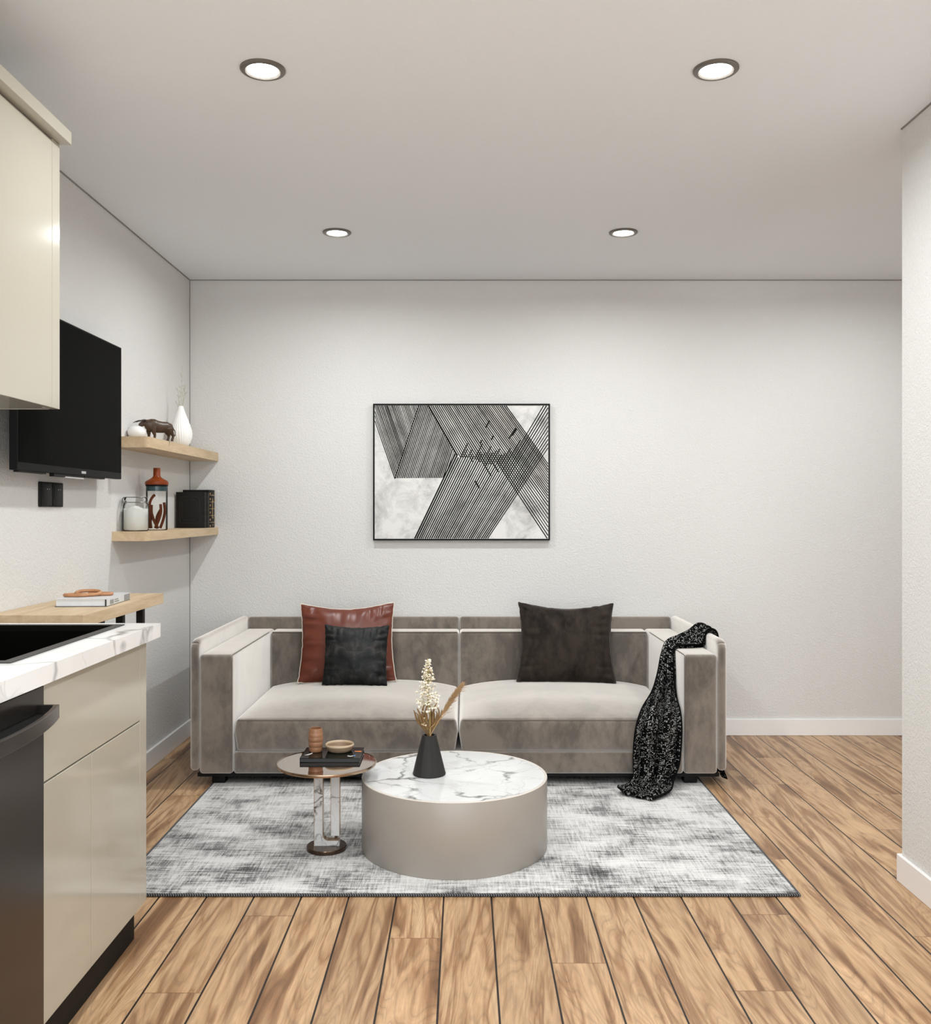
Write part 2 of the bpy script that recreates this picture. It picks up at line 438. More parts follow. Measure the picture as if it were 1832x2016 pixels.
# ------------------------------------------------------------------ mesh builder
class MB:
    def __init__(self):
        self.bm = bmesh.new()
    def box(self, x0, x1, y0, y1, z0, z1, bev=0.0, seg=2):
        vs = [self.bm.verts.new(p) for p in ((x0, y0, z0), (x1, y0, z0), (x1, y1, z0), (x0, y1, z0),
                                             (x0, y0, z1), (x1, y0, z1), (x1, y1, z1), (x0, y1, z1))]
        fs = [self.bm.faces.new([vs[i] for i in f]) for f in
              ((3, 2, 1, 0), (4, 5, 6, 7), (0, 1, 5, 4), (1, 2, 6, 5), (2, 3, 7, 6), (3, 0, 4, 7))]
        if bev > 0:
            es = {e for f in fs for e in f.edges}
            bmesh.ops.bevel(self.bm, geom=list(es), offset=bev, segments=seg, profile=0.5, affect='EDGES')
        return self
    def prism(self, pts, z0, z1, axis='z', bev=0.0):
        """closed polygon extruded along an axis"""
        def P(a, b, c):
            return {'z': (a, b, c), 'x': (c, a, b), 'y': (a, c, b)}[axis]
        lo = [self.bm.verts.new(P(a, b, z0)) for a, b in pts]
        hi = [self.bm.verts.new(P(a, b, z1)) for a, b in pts]
        n = len(pts)
        fs = [self.bm.faces.new(lo[::-1]), self.bm.faces.new(hi)]
        for i in range(n):
            j = (i + 1) % n
            fs.append(self.bm.faces.new((lo[i], lo[j], hi[j], hi[i])))
        bmesh.ops.recalc_face_normals(self.bm, faces=fs)
        if bev > 0:
            es = {e for f in fs[:2] for e in f.edges}
            bmesh.ops.bevel(self.bm, geom=list(es), offset=bev, segments=2, profile=0.5, affect='EDGES')
        return self
    def lathe(self, prof, c=(0, 0, 0), seg=48, close=False, rfun=None):
        """profile of (r, z); ends on the axis are closed by a fan"""
        rings = []
        for r, z in prof:
            if r < 1e-6:
                rings.append([self.bm.verts.new((c[0], c[1], c[2] + z))])
            else:
                ring = []
                for i in range(seg):
                    a = 2 * math.pi * i / seg
                    rr = r * (rfun(a, z) if rfun else 1.0)
                    ring.append(self.bm.verts.new((c[0] + rr * math.cos(a), c[1] + rr * math.sin(a), c[2] + z)))
                rings.append(ring)
        pairs = list(zip(rings, rings[1:]))
        if close: pairs.append((rings[-1], rings[0]))
        for a, b in pairs:
            for i in range(seg):
                j = (i + 1) % seg
                if len(a) == 1 and len(b) == 1: continue
                if len(a) == 1: self.bm.faces.new((a[0], b[j], b[i]))
                elif len(b) == 1: self.bm.faces.new((a[i], a[j], b[0]))
                else: self.bm.faces.new((a[i], a[j], b[j], b[i]))
        return self
    def tube(self, pts, r, seg=8, closed=False, caps=True):
        pts = [Vector(p) for p in pts]
        n = len(pts)
        rr = r if isinstance(r, (list, tuple)) else [r] * n
        rings = []
        up = Vector((0, 0, 1))
        prev = None
        for i in range(n):
            if closed: t = pts[(i + 1) % n] - pts[i - 1]
            else: t = pts[min(i + 1, n - 1)] - pts[max(i - 1, 0)]
            if t.length < 1e-9: t = Vector((0, 0, 1))
            t.normalize()
            if prev is None:
                ref = up if abs(t.z) < 0.9 else Vector((1, 0, 0))
                nrm = t.cross(ref).normalized()
            else:
                nrm = (prev - t * prev.dot(t))
                nrm = nrm.normalized() if nrm.length > 1e-6 else t.orthogonal().normalized()
            prev = nrm
            bn = t.cross(nrm)
            rings.append([self.bm.verts.new(pts[i] + (nrm * math.cos(2 * math.pi * k / seg) + bn * math.sin(2 * math.pi * k / seg)) * rr[i]) for k in range(seg)])
        lim = n if closed else n - 1
        for i in range(lim):
            a, b = rings[i], rings[(i + 1) % n]
            for k in range(seg):
                j = (k + 1) % seg
                self.bm.faces.new((a[k], b[k], b[j], a[j]))
        if caps and not closed:
            self.bm.faces.new(rings[0]); self.bm.faces.new(rings[-1][::-1])
        return self
    def pad(self, x0, x1, y0, y1, z0, z1, r, div=6, post=None):
        """upholstered block: rounded box with enough faces to bulge"""
        lo, hi = (x0, y0, z0), (x1, y1, z1)
        ax = []
        for a, b in zip(lo, hi):
            s = [a, a + r * 0.29, a + r * 0.62, a + r]
            m = [a + r + (b - a - 2 * r) * i / div for i in range(1, div)]
            ax.append(s + m + [b - r, b - r * 0.62, b - r * 0.29, b])
        cache = {}
        def V(p):
            q = []
            for k in range(3):
                q.append(min(max(p[k], lo[k] + r), hi[k] - r))
            inner = Vector(q); d = Vector(p) - inner
            pp = inner + d.normalized() * r if d.length > 1e-9 else inner
            key = tuple(round(c, 5) for c in p)
            if key not in cache:
                if post: pp = post(pp)
                cache[key] = self.bm.verts.new(pp)
            return cache[key]
        for k in range(3):
            i, j = [(1, 2), (2, 0), (0, 1)][k]
            for side, val in ((0, lo[k]), (1, hi[k])):
                A, B = ax[i], ax[j]
                for a in range(len(A) - 1):
                    for b in range(len(B) - 1):
                        quad = []
                        for da, db in ((0, 0), (1, 0), (1, 1), (0, 1)):
                            p = [0, 0, 0]; p[k] = val; p[i] = A[a + da]; p[j] = B[b + db]
                            quad.append(V(p))
                        if not side: quad.reverse()
                        self.bm.faces.new(quad)
        return self
    def blob(self, c, r, seg=12, rings=8, sq=(1, 1, 1)):
        prof = [(r * math.sin(math.pi * i / rings), -r * math.cos(math.pi * i / rings)) for i in range(rings + 1)]
        prof[0] = (0, -r); prof[-1] = (0, r)
        n0 = len(self.bm.verts)
        self.lathe(prof, (0, 0, 0), seg)
        self.bm.verts.ensure_lookup_table()
        for v in list(self.bm.verts)[n0:]:
            v.co = Vector((v.co.x * sq[0] + c[0], v.co.y * sq[1] + c[1], v.co.z * sq[2] + c[2]))
        return self

def worldloc(o):
    p = Vector((0, 0, 0))
    while o:
        p += o.location; o = o.parent
    return p

def build(name, mb, mat, parent=None, world=True, smooth=35, loc=None):
    """links one mesh object; coordinates given in world space are made relative to the parent / origin"""
    bm = mb.bm if isinstance(mb, MB) else mb
    bmesh.ops.recalc_face_normals(bm, faces=bm.faces)
    off = Vector((0, 0, 0))
    if world:
        if parent: off = worldloc(parent)
        elif loc: off = Vector(loc)
        for v in bm.verts: v.co -= off
    me = bpy.data.meshes.new(name)
    bm.to_mesh(me); bm.free()
    if smooth:
        for p in me.polygons: p.use_smooth = True
        me.set_sharp_from_angle(angle=math.radians(smooth))
    me.materials.append(M[mat] if isinstance(mat, str) else mat)
    o = bpy.data.objects.new(name, me)
    COL.objects.link(o)
    if parent: o.parent = parent
    elif loc: o.location = loc
    return o

def thing(name, label, cat, loc, group=None, rot=(0, 0, 0)):
    o = bpy.data.objects.new(name, None)
    o.empty_display_size = 0.05
    COL.objects.link(o)
    o.location = loc; o.rotation_euler = rot
    return tag(o, label, cat, group)

def tag(o, label, cat, group=None, kind=None):
    o['label'] = label; o['category'] = cat
    if group: o['group'] = group
    if kind: o['kind'] = kind
    return o

def struct(name, mb, mat, label=None, smooth=0):
    o = build(name, mb, mat, smooth=smooth)
    o['kind'] = 'structure'
    if label: o['label'] = label; o['category'] = name.split('_')[0]
    return o

def copy_tree(o, parent=None):
    c = o.copy(); COL.objects.link(c)
    if parent: c.parent = parent
    for ch in list(o.children): copy_tree(ch, c)
    return c

# ------------------------------------------------------------------ room shell
XL, XR, YB, YF = -1.532, 1.474, 5.24, -1.2
XA, YP = 3.3, 3.167                      # alcove wall, end of the right-hand wall
T = 0.12
struct('floor', MB().box(XL - T, XA + T, YF, YB + T, -0.1, 0.0), 'floor', 'warm brown wood plank floor with dark grooves')
struct('ceiling', MB().box(XL - T, XA + T, YF, YB + T, CEIL, CEIL + 0.1), 'ceiling', 'off white textured ceiling with four downlights')
struct('wall_left', MB().box(XL - T, XL, YF, YB + T, 0, CEIL), 'wall', 'off white stucco wall behind the television')
struct('wall_back', MB().box(XL, XA + T, YB, YB + T, 0, CEIL), 'wall', 'off white stucco wall behind the sofa')
struct('wall_right', MB().box(XR, XR + 0.14, YF, YP, 0, CEIL), 'wall', 'near white wall end at the right edge')
struct('wall_far_right', MB().box(XA, XA + T, YF, YB, 0, CEIL), 'wall', 'alcove wall hidden beyond the right wall')
BH = 0.092
def skirting(name, x0, x1, y0, y1, label):
    struct(name, MB().box(x0, x1, y0, y1, 0.0, BH, 0.002, 1), 'trim', label)
skirting('baseboard_back', XL + 0.013, XA, YB - 0.013, YB, 'white baseboard along the back wall')
skirting('baseboard_left', XL, XL + 0.013, 2.76, YB, 'white baseboard along the left wall')
skirting('baseboard_right', XR - 0.013, XR, YF, YP + 0.013, 'white baseboard along the right wall')
skirting('baseboard_end', XR, XR + 0.14, YP, YP + 0.013, 'white baseboard on the end of the right wall')
g = 0.0045
struct('trim_1', MB().box(XL, XA, YB - g, YB, CEIL - g, CEIL), 'gap', 'painted shadow gap line between back wall and ceiling')
struct('trim_2', MB().box(XL, XL + g, YF, YB - g, CEIL - g, CEIL), 'gap', 'painted shadow gap line between left wall and ceiling')
struct('trim_3', MB().box(XR - g, XR, YF, YP, CEIL - g, CEIL), 'gap', 'painted shadow gap line between right wall and ceiling')
struct('trim_4', MB().box(XL, XL + g * 0.8, YB - g * 0.8, YB, BH, CEIL - g), 'gap', 'painted vertical shadow gap line in the left corner')

# ------------------------------------------------------------------ downlights
def downlight():
    t = thing('downlight', 'left of the two nearer recessed downlights, with dark trim ring', 'downlight', (-0.588, 2.741, CEIL), 'recessed ceiling downlights')
    build('trim_ring', MB().lathe([(0.0655, 0.0), (0.0655, -0.004), (0.062, -0.007), (0.051, -0.008), (0.050, -0.004), (0.050, 0.0)], close=True, seg=64), 'trim_ring', t, world=False)
    build('reflector', MB().lathe([(0.050, 0.0), (0.050, -0.0065), (0.0445, -0.004), (0.0445, 0.0)], close=True, seg=64), 'reflector', t, world=False)
    build('lens', MB().lathe([(0.0, -0.002), (0.0445, -0.002), (0.0445, -0.0045), (0.0, -0.0055)], seg=64), 'lens', t, world=False)
    lamp(0, 0, t)
    return t
d0 = downlight()
for x, y, lab in ((0.733, 2.741, 'right of the two nearer recessed downlights, with dark trim ring'),
                  (-0.589, 4.344, 'left of the two small far downlights near the back wall'),
                  (0.734, 4.344, 'right of the two small far downlights near the back wall')):
    c = copy_tree(d0); c.location = (x, y, CEIL); c['label'] = lab

# ------------------------------------------------------------------ rug
RX0, RX1, RY0, RY1, RZ = -1.145, 1.085, 3.045, 4.72, 0.011
t = thing('rug', 'grey and white distressed area rug under sofa and coffee table', 'rug', (-0.03, 3.9, 0))
build('pile', MB().box(RX0 + 0.004, RX1 - 0.004, RY0 + 0.006, RY1 - 0.004, 0.0, RZ, 0.003, 2), 'rug', t)
mb = MB()
pts = []
for a, b in (((RX0, RY0), (RX1, RY0)), ((RX1, RY0), (RX1, RY1)), ((RX1, RY1), (RX0, RY1)), ((RX0, RY1), (RX0, RY0))):
    for i in range(24):
        f = i / 24
        pts.append((a[0] + (b[0] - a[0]) * f, a[1] + (b[1] - a[1]) * f, 0.0058))
mb.tube(pts, 0.0055, 8, closed=True)
build('edge_binding', mb, 'binding', t)

# ------------------------------------------------------------------ sofa
SX0, SX1 = -1.24, 1.185
SXC = (SX0 + SX1) / 2
SY0, SY1 = 4.24, 5.232
PT = 0.04                                  # outer panel thickness
AW = 0.151
t = thing('sofa', 'long taupe velvet sofa with padded outer shell against the back wall', 'sofa', (SXC, (SY0 + SY1) / 2, 0))
sofa = t
for s in (0, 1):
    x0 = SX0 if s == 0 else SX1 - PT
    def round_corner(p, R=0.05):
        cy_, cz_ = SY0 + 0.002 + R, 0.668 - R
        if p.y < cy_ and p.z > cz_:
            dy_, dz_ = p.y - cy_, p.z - cz_
            m_ = max(abs(dy_), abs(dz_)); l_ = math.hypot(dy_, dz_)
            if l_ > 1e-6:
                p = Vector((p.x, cy_ + dy_ * m_ / l_, cz_ + dz_ * m_ / l_))
        return p
    build('side_panel', MB().pad(x0, x0 + PT, SY0 + 0.002, SY1, 0.075, 0.668, 0.0175, 24, round_corner), 'velvet', t, smooth=80)
    ax = SX0 + PT + 0.003 if s == 0 else SX1 - PT - AW - 0.003
    arm = build('armrest', MB().pad(ax, ax + AW, SY0, 5.19, 0.062, 0.602, 0.016, 8), 'velvet', t, smooth=80)
    ix = ax + AW - 0.004 if s == 0 else ax + 0.004
    pp = [(ix, SY0 + 0.004, 0.07 + 0.5 * i / 8) for i in range(9)] + [(ix, SY0 + 0.012, 0.596)] + [(ix, SY0 + 0.03 + 0.78 * i / 6, 0.5985) for i in range(7)]
    build('piping', MB().tube(pp, 0.0016, 6), 'seam', arm)
for s in (0, 1):
    a, b = (SX0 + PT + 0.002, SXC - 0.001) if s == 0 else (SXC + 0.001, SX1 - PT - 0.002)
    build('back_panel', MB().pad(a, b, 5.190, SY1, 0.075, 0.668, 0.0175, 8), 'velvet', t, smooth=80)
    a, b = (SX0 + PT + AW + 0.006, SXC - 0.001) if s == 0 else (SXC + 0.001, SX1 - PT - AW - 0.006)
    bc = build('back_cushion', MB().pad(a, b, 5.045, 5.188, 0.12, 0.602, 0.018, 10), 'velvet', t, smooth=80)
    build('piping', MB().tube([(a + 0.012 + (b - a - 0.024) * i / 12, 5.0475, 0.5985) for i in range(13)], 0.0022, 6), 'seam', bc)
    # seat cushion with a crown
    y0, y1, z0, z1 = SY0 + 0.008, 5.044, 0.163, 0.309
    def crown(p, a=a, b=b, y0=y0, y1=y1, z0=z0, z1=z1):
        u = max(-1, min(1, (p.x - (a + b) / 2) / ((b - a) / 2))); v = max(0, min(1, (p.y - y0) / (y1 - y0)))
        h = (p.z - z0) / (z1 - z0)
        gx = (1 - abs(u) ** 3.2)
        gy = min(1.0, math.sin(math.pi / 2 * min(1, v / 0.32)))
        gyb = 1 - 0.25 * max(0, (v - 0.7) / 0.3)
        q = p.copy()
        if h > 0.5: q.z += 0.053 * gx * gy * gyb * ((h - 0.5) * 2)
        q.y -= 0.010 * gx * math.sin(math.pi * max(0, min(1, h))) * (1 - v)
        # the ends draw in towards the floor like stuffed cushions do
        q.x += (0.012 * max(0, 0.5 - abs(h - 0.62)) * 2 * (1 if u > 0 else -1)) * abs(u) ** 8 - 0.012 * (1 if u > 0 else -1) * abs(u) ** 8
        return q
    sc_ = build('seat_cushion', MB().pad(a, b, y0, y1, z0, z1, 0.016, 20, crown), 'velvet', t, smooth=80)
    pp = []
    for i in range(25):
        f = i / 24
        x = a + 0.012 + (b - a - 0.024) * f
        q = crown(Vector((x, y0 + 0.003, z1 - 0.006)))
        pp.append((q.x, q.y - 0.0005, q.z))
    build('piping', MB().tube(pp, 0.0023, 6), 'seam', sc_)
build('base_rail', MB().pad(SX0 + PT + AW + 0.005, SX1 - PT - AW - 0.005, SY0 + 0.004, 5.05, 0.062, 0.160, 0.014, 8), 'velvet', t, smooth=80)
build('plinth', MB().box(SX0 + 0.03, SX1 - 0.03, SY0 + 0.02, 5.2, 0.046, 0.062), 'black_plastic', t, smooth=0)
for x, y, z in ((-1.12, 4.30, RZ), (1.03, 4.30, RZ), (-1.12, 5.1, 0), (1.03, 5.1, 0)):
    build('foot', MB().box(x - 0.03, x + 0.03, y - 0.02, y + 0.04, z, 0.047, 0.003), 'black_plastic', t)

# ------------------------------------------------------------------ pillows
def pillow(name, label, cx, cy, cz, w, h, th, mat, cord, tilt, roll, yaw=0.0, pinch=0.10, seed=0, flare=0.03, pt=0.17, pb=0.02):
    t = thing(name, label, 'pillow', (cx, cy, cz), rot=(math.radians(-tilt), math.radians(roll), math.radians(yaw)))
    N = 40
    def outline(u, v):
        a, b = w / 2, h / 2
        x = a * u * (1 - pinch * (1 - v * v)) * (1 + flare * (0 if v > 0 else -v))
        z = b * v * (1 - (pt if v > 0 else pb) * (1 - abs(u) ** 1.7))
        wob = 0.0035
        if abs(u) > 0.93: x += wob * mnoise.noise((v * 9, seed, u)) * (1 if u > 0 else -1)
        if abs(v) > 0.93: z += wob * mnoise.noise((u * 9, seed + 5, v)) * (1 if v > 0 else -1)
        return x, z
    def thick(u, v):
        d = max(0, (1 - u * u)) ** 0.52 * max(0, (1 - v * v)) ** 0.52
        e = max(abs(u), abs(v))
        # gathered wrinkles running in from the seams
        ang = v * 7 if abs(u) > abs(v) else u * 7
        wr = mnoise.noise((ang * 1.3, seed * 3.1 + (1 if abs(u) > abs(v) else 4) * (1 if u + v > 0 else 2), e * 1.2))
        k = max(0, min(1, (e - 0.42) / 0.35)) * max(0, min(1, (1.0 - e) / 0.12))
        return th * d + 0.017 * wr * k + 0.004 * mnoise.noise((u * 2.3, v * 2.3, seed)) * (1 - e)
    mb = MB()
    for side in (-1, 1):
        grid = []
        for j in range(N + 1):
            row = []
            for i in range(N + 1):
                u = math.sin((i / N - 0.5) * math.pi); v = math.sin((j / N - 0.5) * math.pi)
                x, z = outline(u, v)
                row.append(mb.bm.verts.new((x, side * max(0.0, thick(u, v)), z)))
            grid.append(row)
        for j in range(N):
            for i in range(N):
                mb.bm.faces.new((grid[j][i], grid[j][i + 1], grid[j + 1][i + 1], grid[j + 1][i]))
    bmesh.ops.remove_doubles(mb.bm, verts=mb.bm.verts, dist=0.0004)
    build('cushion_cover', mb, mat, t, world=False, smooth=120)
    if cord:
        pts = []
        K = 40
        for (u0, v0), (u1, v1) in (((-1, -1), (1, -1)), ((1, -1), (1, 1)), ((1, 1), (-1, 1)), ((-1, 1), (-1, -1))):
            for i in range(K):
                f = math.sin((i / K - 0.5) * math.pi) * 0.5 + 0.5
                x, z = outline(u0 + (u1 - u0) * f, v0 + (v1 - v0) * f)
                pts.append((x, 0.0, z))
        build('piping', MB().tube(pts, 0.0036, 6, closed=True), cord, t, world=False)
    return t
pillow('pillow', 'large rust red leather pillow with pale piping behind the small black one', -0.618, 4.955, 0.558, 0.496, 0.415, 0.072, 'leather_red', 'cord_cream', 13, -0.8, 2, 0.06, 1)
pillow('pillow', 'small mottled black pillow in front of the rust red pillow', -0.557, 4.815, 0.512, 0.335, 0.310, 0.055, 'leather_black', None, 14, 0.6, -1, 0.06, 2, 0.0, 0.10, 0.03)
pillow('pillow', 'dark brown velvet pillow with black piping on the right seat', 0.535, 4.955, 0.558, 0.500, 0.415, 0.076, 'velvet_brown', 'cord_dark', 13, 0.6, -2, 0.075, 3)

# ------------------------------------------------------------------ throw blanket
def catmull(P, t):
    n = len(P) - 1
    i = min(int(t), n - 1); f = t - i
    p0, p1, p2, p3 = P[max(i - 1, 0)], P[i], P[i + 1], P[min(i + 2, n)]
    return 0.5 * ((2 * p1) + (p2 - p0) * f + (2 * p0 - 5 * p1 + 4 * p2 - p3) * f * f + (3 * p1 - p0 - 3 * p2 + p3) * f ** 3)
def throw():
    V = Vector
    rows = [  # (left edge seen from the camera, right edge, puff)
        (V((1.200, 4.62, 0.022)), V((1.199, 4.30, 0.022)), 0.006),
        (V((1.197, 4.62, 0.12)), V((1.196, 4.40, 0.12)), 0.004),
        (V((1.197, 4.64, 0.36)), V((1.197, 4.44, 0.36)), 0.004),
        (V((1.198, 4.65, 0.58)), V((1.198, 4.45, 0.58)), 0.005),
        (V((1.187, 4.66, 0.672)), V((1.193, 4.46, 0.672)), 0.010),
        (V((1.150, 4.655, 0.690)), V((1.152, 4.455, 0.682)), 0.014),
        (V((1.105, 4.64, 0.668)), V((1.122, 4.43, 0.625)), 0.018),
        (V((1.045, 4.61, 0.645)), V((1.055, 4.415, 0.617)), 0.020),
        (V((0.982, 4.585, 0.618)), V((0.990, 4.412, 0.608)), 0.020),
        (V((0.948, 4.54, 0.555)), V((0.980, 4.40, 0.545)), 0.020),
        (V((0.915, 4.46, 0.480)), V((0.978, 4.375, 0.450)), 0.020),
        (V((0.870, 4.36, 0.415)), V((0.976, 4.325, 0.390)), 0.020),
        (V((0.805, 4.252, 0.362)), V((0.973, 4.250, 0.352)), 0.018),
        (V((0.768, 4.196, 0.295)), V((0.970, 4.198, 0.290)), 0.020),
        (V((0.756, 4.200, 0.205)), V((0.968, 4.200, 0.205)), 0.021),
        (V((0.752, 4.195, 0.120)), V((0.958, 4.196, 0.120)), 0.022),
        (V((0.748, 4.180, 0.062)), V((0.930, 4.175, 0.062)), 0.020),
        (V((0.712, 4.150, 0.040)), V((0.905, 4.110, 0.034)), 0.012),
        (V((0.672, 4.135, 0.036)), V((0.860, 4.050, 0.030)), 0.010),
        (V((0.690, 4.085, 0.030)), V((0.800, 4.000, 0.026)), 0.006),
    ]
    L = [r[0] for r in rows]; R = [r[1] for r in rows]; F = [V((r[2], 0, 0)) for r in rows]
    NU, NV = 36, 190
    mb = MB(); bm = mb.bm
    uvl = bm.loops.layers.uv.new('UVMap')
    grid = []
    ln = 0.0; prevc = None; lens = []
    for j in range(NV + 1):
        tt = (len(rows) - 1) * j / NV
        a, b, f = catmull(L, tt), catmull(R, tt), catmull(F, tt).x
        c = (a + b) / 2
        if prevc is not None: ln += (c - prevc).length
        prevc = c; lens.append(ln)
        e = min(tt + 0.05, len(rows) - 1); e0 = max(tt - 0.05, 0)
        tan = ((catmull(L, e) + catmull(R, e)) - (catmull(L, e0) + catmull(R, e0)))
        nrm = (b - a).cross(tan).normalized()
        row = []
        for i in range(NU + 1):
            s = i / NU
            p = a.lerp(b, s)
            drift = 0.9 * math.sin(ln * 3.0)
            env = math.sin(math.pi * s) ** 0.6
            fold = math.sin(s * 2 * math.pi * 2.6 + drift) * 0.9 + 0.5 * math.sin(s * 2 * math.pi * 5.3 + ln * 5 + 1.0)
            big = 0.8 * env
            d = f * (1.15 * fold * (0.35 + 0.65 * env) + big)
            d += 0.006 * mnoise.noise((s * 6, ln * 9, 0.3))
            p = p + nrm * d
            if p.z < 0.018 and p.y < 4.24: p.z = 0.018 + 0.2 * abs(p.z - 0.018)
            row.append(bm.verts.new(p))
        grid.append(row)
    for j in range(NV):
        for i in range(NU):
            fc = bm.faces.new((grid[j][i], grid[j][i + 1], grid[j + 1][i + 1], grid[j + 1][i]))
            wdt = 0.26
            for lp, (ii, jj) in zip(fc.loops, ((i, j), (i + 1, j), (i + 1, j + 1), (i, j + 1))):
                lp[uvl].uv = (ii / NU * wdt, lens[jj])
    o = build('throw_blanket', mb, 'knit', loc=(0.98, 4.3, RZ), smooth=180)
    m = o.modifiers.new('thickness', 'SOLIDIFY'); m.thickness = 0.009; m.offset = 0.0
    return o
tag(throw(), 'black knitted throw flecked with white over the right sofa arm', 'blanket')

# ------------------------------------------------------------------ coffee table
CX, CY, CR, CZ = -0.037, 3.494, 0.343, 0.271
t = thing('coffee_table', 'round drum coffee table with white marble top and taupe side', 'coffee table', (CX, CY, RZ))
build('drum', MB().lathe([(0, RZ), (CR - 0.002, RZ), (CR, RZ + 0.003), (CR, CZ - 0.004), (CR - 0.001, CZ - 0.002), (0, CZ - 0.002)], (CX, CY, 0), 128), 'taupe_lacquer', t)
build('rim', MB().lathe([(CR - 0.001, CZ - 0.003), (CR, CZ - 0.001), (CR - 0.002, CZ + 0.0005), (CR - 0.010, CZ), (CR - 0.010, CZ - 0.003)], (CX, CY, 0), 128, close=True), 'taupe_rim', t)
build('marble_top', MB().lathe([(0, CZ - 0.002), (CR - 0.010, CZ - 0.002), (CR - 0.010, CZ - 0.0003), (0, CZ - 0.0003)], (CX, CY, 0), 128), 'marble', t)

# vase with dried flowers
VX, VY = -0.131, 3.497
t = thing('vase', 'charcoal faceted cone vase on the marble coffee table', 'vase', (VX, VY, CZ))
H = 0.146
def facet(r0, r1, z0, z1):
    pass
mb = MB()
seg = 10
prof_o = [(0.060, 0.0), (0.0615, 0.004), (0.0545, 0.035), (0.0265, H)]
prof = [(0, 0.0)] + prof_o + [(0.0205, H), (0.0205, H - 0.03), (0, H - 0.03)]
mb.lathe(prof, (VX, VY, CZ), 48, rfun=None)
# push flats into the upper body so that it reads as facets that fade into a round foot
for v in mb.bm.verts:
    dx, dy, z = v.co.x - VX, v.co.y - VY, v.co.z - CZ
    r = math.hypot(dx, dy)
    if r > 0.024 and z > 0.02:
        a = math.atan2(dy, dx); st = 2 * math.pi / seg
        am = ((a + st * 0.3) % st) - st / 2
        k = math.cos(st / 2) / math.cos(am)
        v.co.x = VX + dx * (k * 1.02); v.co.y = VY + dy * (k * 1.02)
build('vase_body', mb, 'charcoal', t, smooth=8)

def flower_spike():
    base = Vector((VX, VY, CZ + H - 0.025)); top = Vector((VX - 0.004, VY, 0.703))
    t = thing('flower_spike', 'tall spike of cream blossoms standing in the charcoal vase', 'flower', base)
    stem = [base.lerp(top, i / 10) + Vector((0.004 * math.sin(i * 0.6), 0, 0)) for i in range(11)]
    build('stem', MB().tube(stem, [0.0022 - 0.0012 * i / 10 for i in range(11)], 6), 'stem_green', t)
    rnd = random.Random(3)
    fl, bd, tw = MB(), MB(), MB()
    n = 215
    for i in range(n):
        f = (i / n) ** 0.9
        z = 0.508 + (0.697 - 0.508) * f
        rad = (0.044 * (1 - f) ** 0.75 + 0.005) * rnd.uniform(0.35, 1.0)
        if i in (70, 71, 72): rad = 0.044
        a = rnd.uniform(0, 2 * math.pi)
        c = Vector((top.x + rad * math.cos(a), VY + rad * math.sin(a), z))
        tw.tube([Vector((top.x, VY, z - 0.010)), c], 0.0005, 4)
        for k in range(5):
            aa = rnd.uniform(0, 6.28); el = rnd.uniform(-0.6, 0.6)
            d = Vector((math.cos(aa), math.sin(aa), el)) * rnd.uniform(0.006, 0.0105) * (1.0 - 0.4 * f)
            s = d.orthogonal().normalized() * 0.0032
            q = d.cross(s).normalized() * 0.0007
            vs = [fl.bm.verts.new(c), fl.bm.verts.new(c + d * 0.55 + s + q), fl.bm.verts.new(c + d), fl.bm.verts.new(c + d * 0.55 - s + q)]
            fl.bm.faces.new(vs)
        if rnd.random() < 0.5:
            bd.blob(c + Vector((0, 0, -0.002)), 0.0022, 6, 4)
    # a stray low blossom on the left of the neck
    for z, x in ((0.458, -0.026), (0.463, -0.020), (0.455, -0.016), (0.482, -0.022)):
        c = Vector((VX + x, VY - 0.01, z))
        tw.tube([Vector((VX - 0.004, VY, z - 0.02)), c], 0.0006, 4)
        for k in range(5):
            aa = rnd.uniform(0, 6.28)
            d = Vector((math.cos(aa), math.sin(aa), rnd.uniform(-0.5, 0.5))) * 0.007
            s = d.orthogonal().normalized() * 0.0025
            fl.bm.faces.new([fl.bm.verts.new(c), fl.bm.verts.new(c + d * 0.55 + s), fl.bm.verts.new(c + d), fl.bm.verts.new(c + d * 0.55 - s)])
        bd.blob(c, 0.0025, 6, 4)
    for nm, b, m in (('blossoms', fl, 'petal'), ('buds', bd, 'bud'), ('twigs', tw, 'stem_green')):
        o = build(nm, b, m, t); o['kind'] = 'stuff'
flower_spike()

def curl_leaves():
    base = Vector((VX, VY, CZ + H - 0.02))
    t = thing('dried_leaves', 'bunch of curled brown dried leaves low in the charcoal vase', 'dried leaves', base)
    rnd = random.Random(11)
    for i in range(16):
        a = -0.95 + 1.75 * i / 15 + rnd.uniform(-0.06, 0.06)
        L = rnd.uniform(0.125, 0.172) * (1 - 0.18 * abs(a))
        pts, rr = [], []
        dy = rnd.uniform(-0.5, 0.5)
        hook = rnd.uniform(0.4, 1.0) * (1 if a < 0 else -1) * rnd.choice((1, 1, -0.4))
        ns = 12
        for k in range(ns + 1):
            f = k / ns
            x = math.sin(a * 0.42) * L * f ** 1.3 + 0.020 * a * math.sin(f ** 1.4 * math.pi * 0.85) + hook * 0.016 * max(0, f - 0.6) * 2.5 + 0.003 * math.sin(f * 9 + i)
            z = L * (f - 0.25 * max(0, f - 0.75) ** 2 * 8)
            pts.append(base + Vector((x, dy * 0.03 * f, z)))
            rr.append(0.0009 + 0.0036 * math.sin(math.pi * min(1, max(0, f - 0.25) / 0.75 * 0.95 + 0.05)) ** 1.3 * (1 if f > 0.3 else 0.15))
        mb = MB().tube(pts, rr, 6)
        build('leaf', mb, 'curl', t, smooth=60)
curl_leaves()

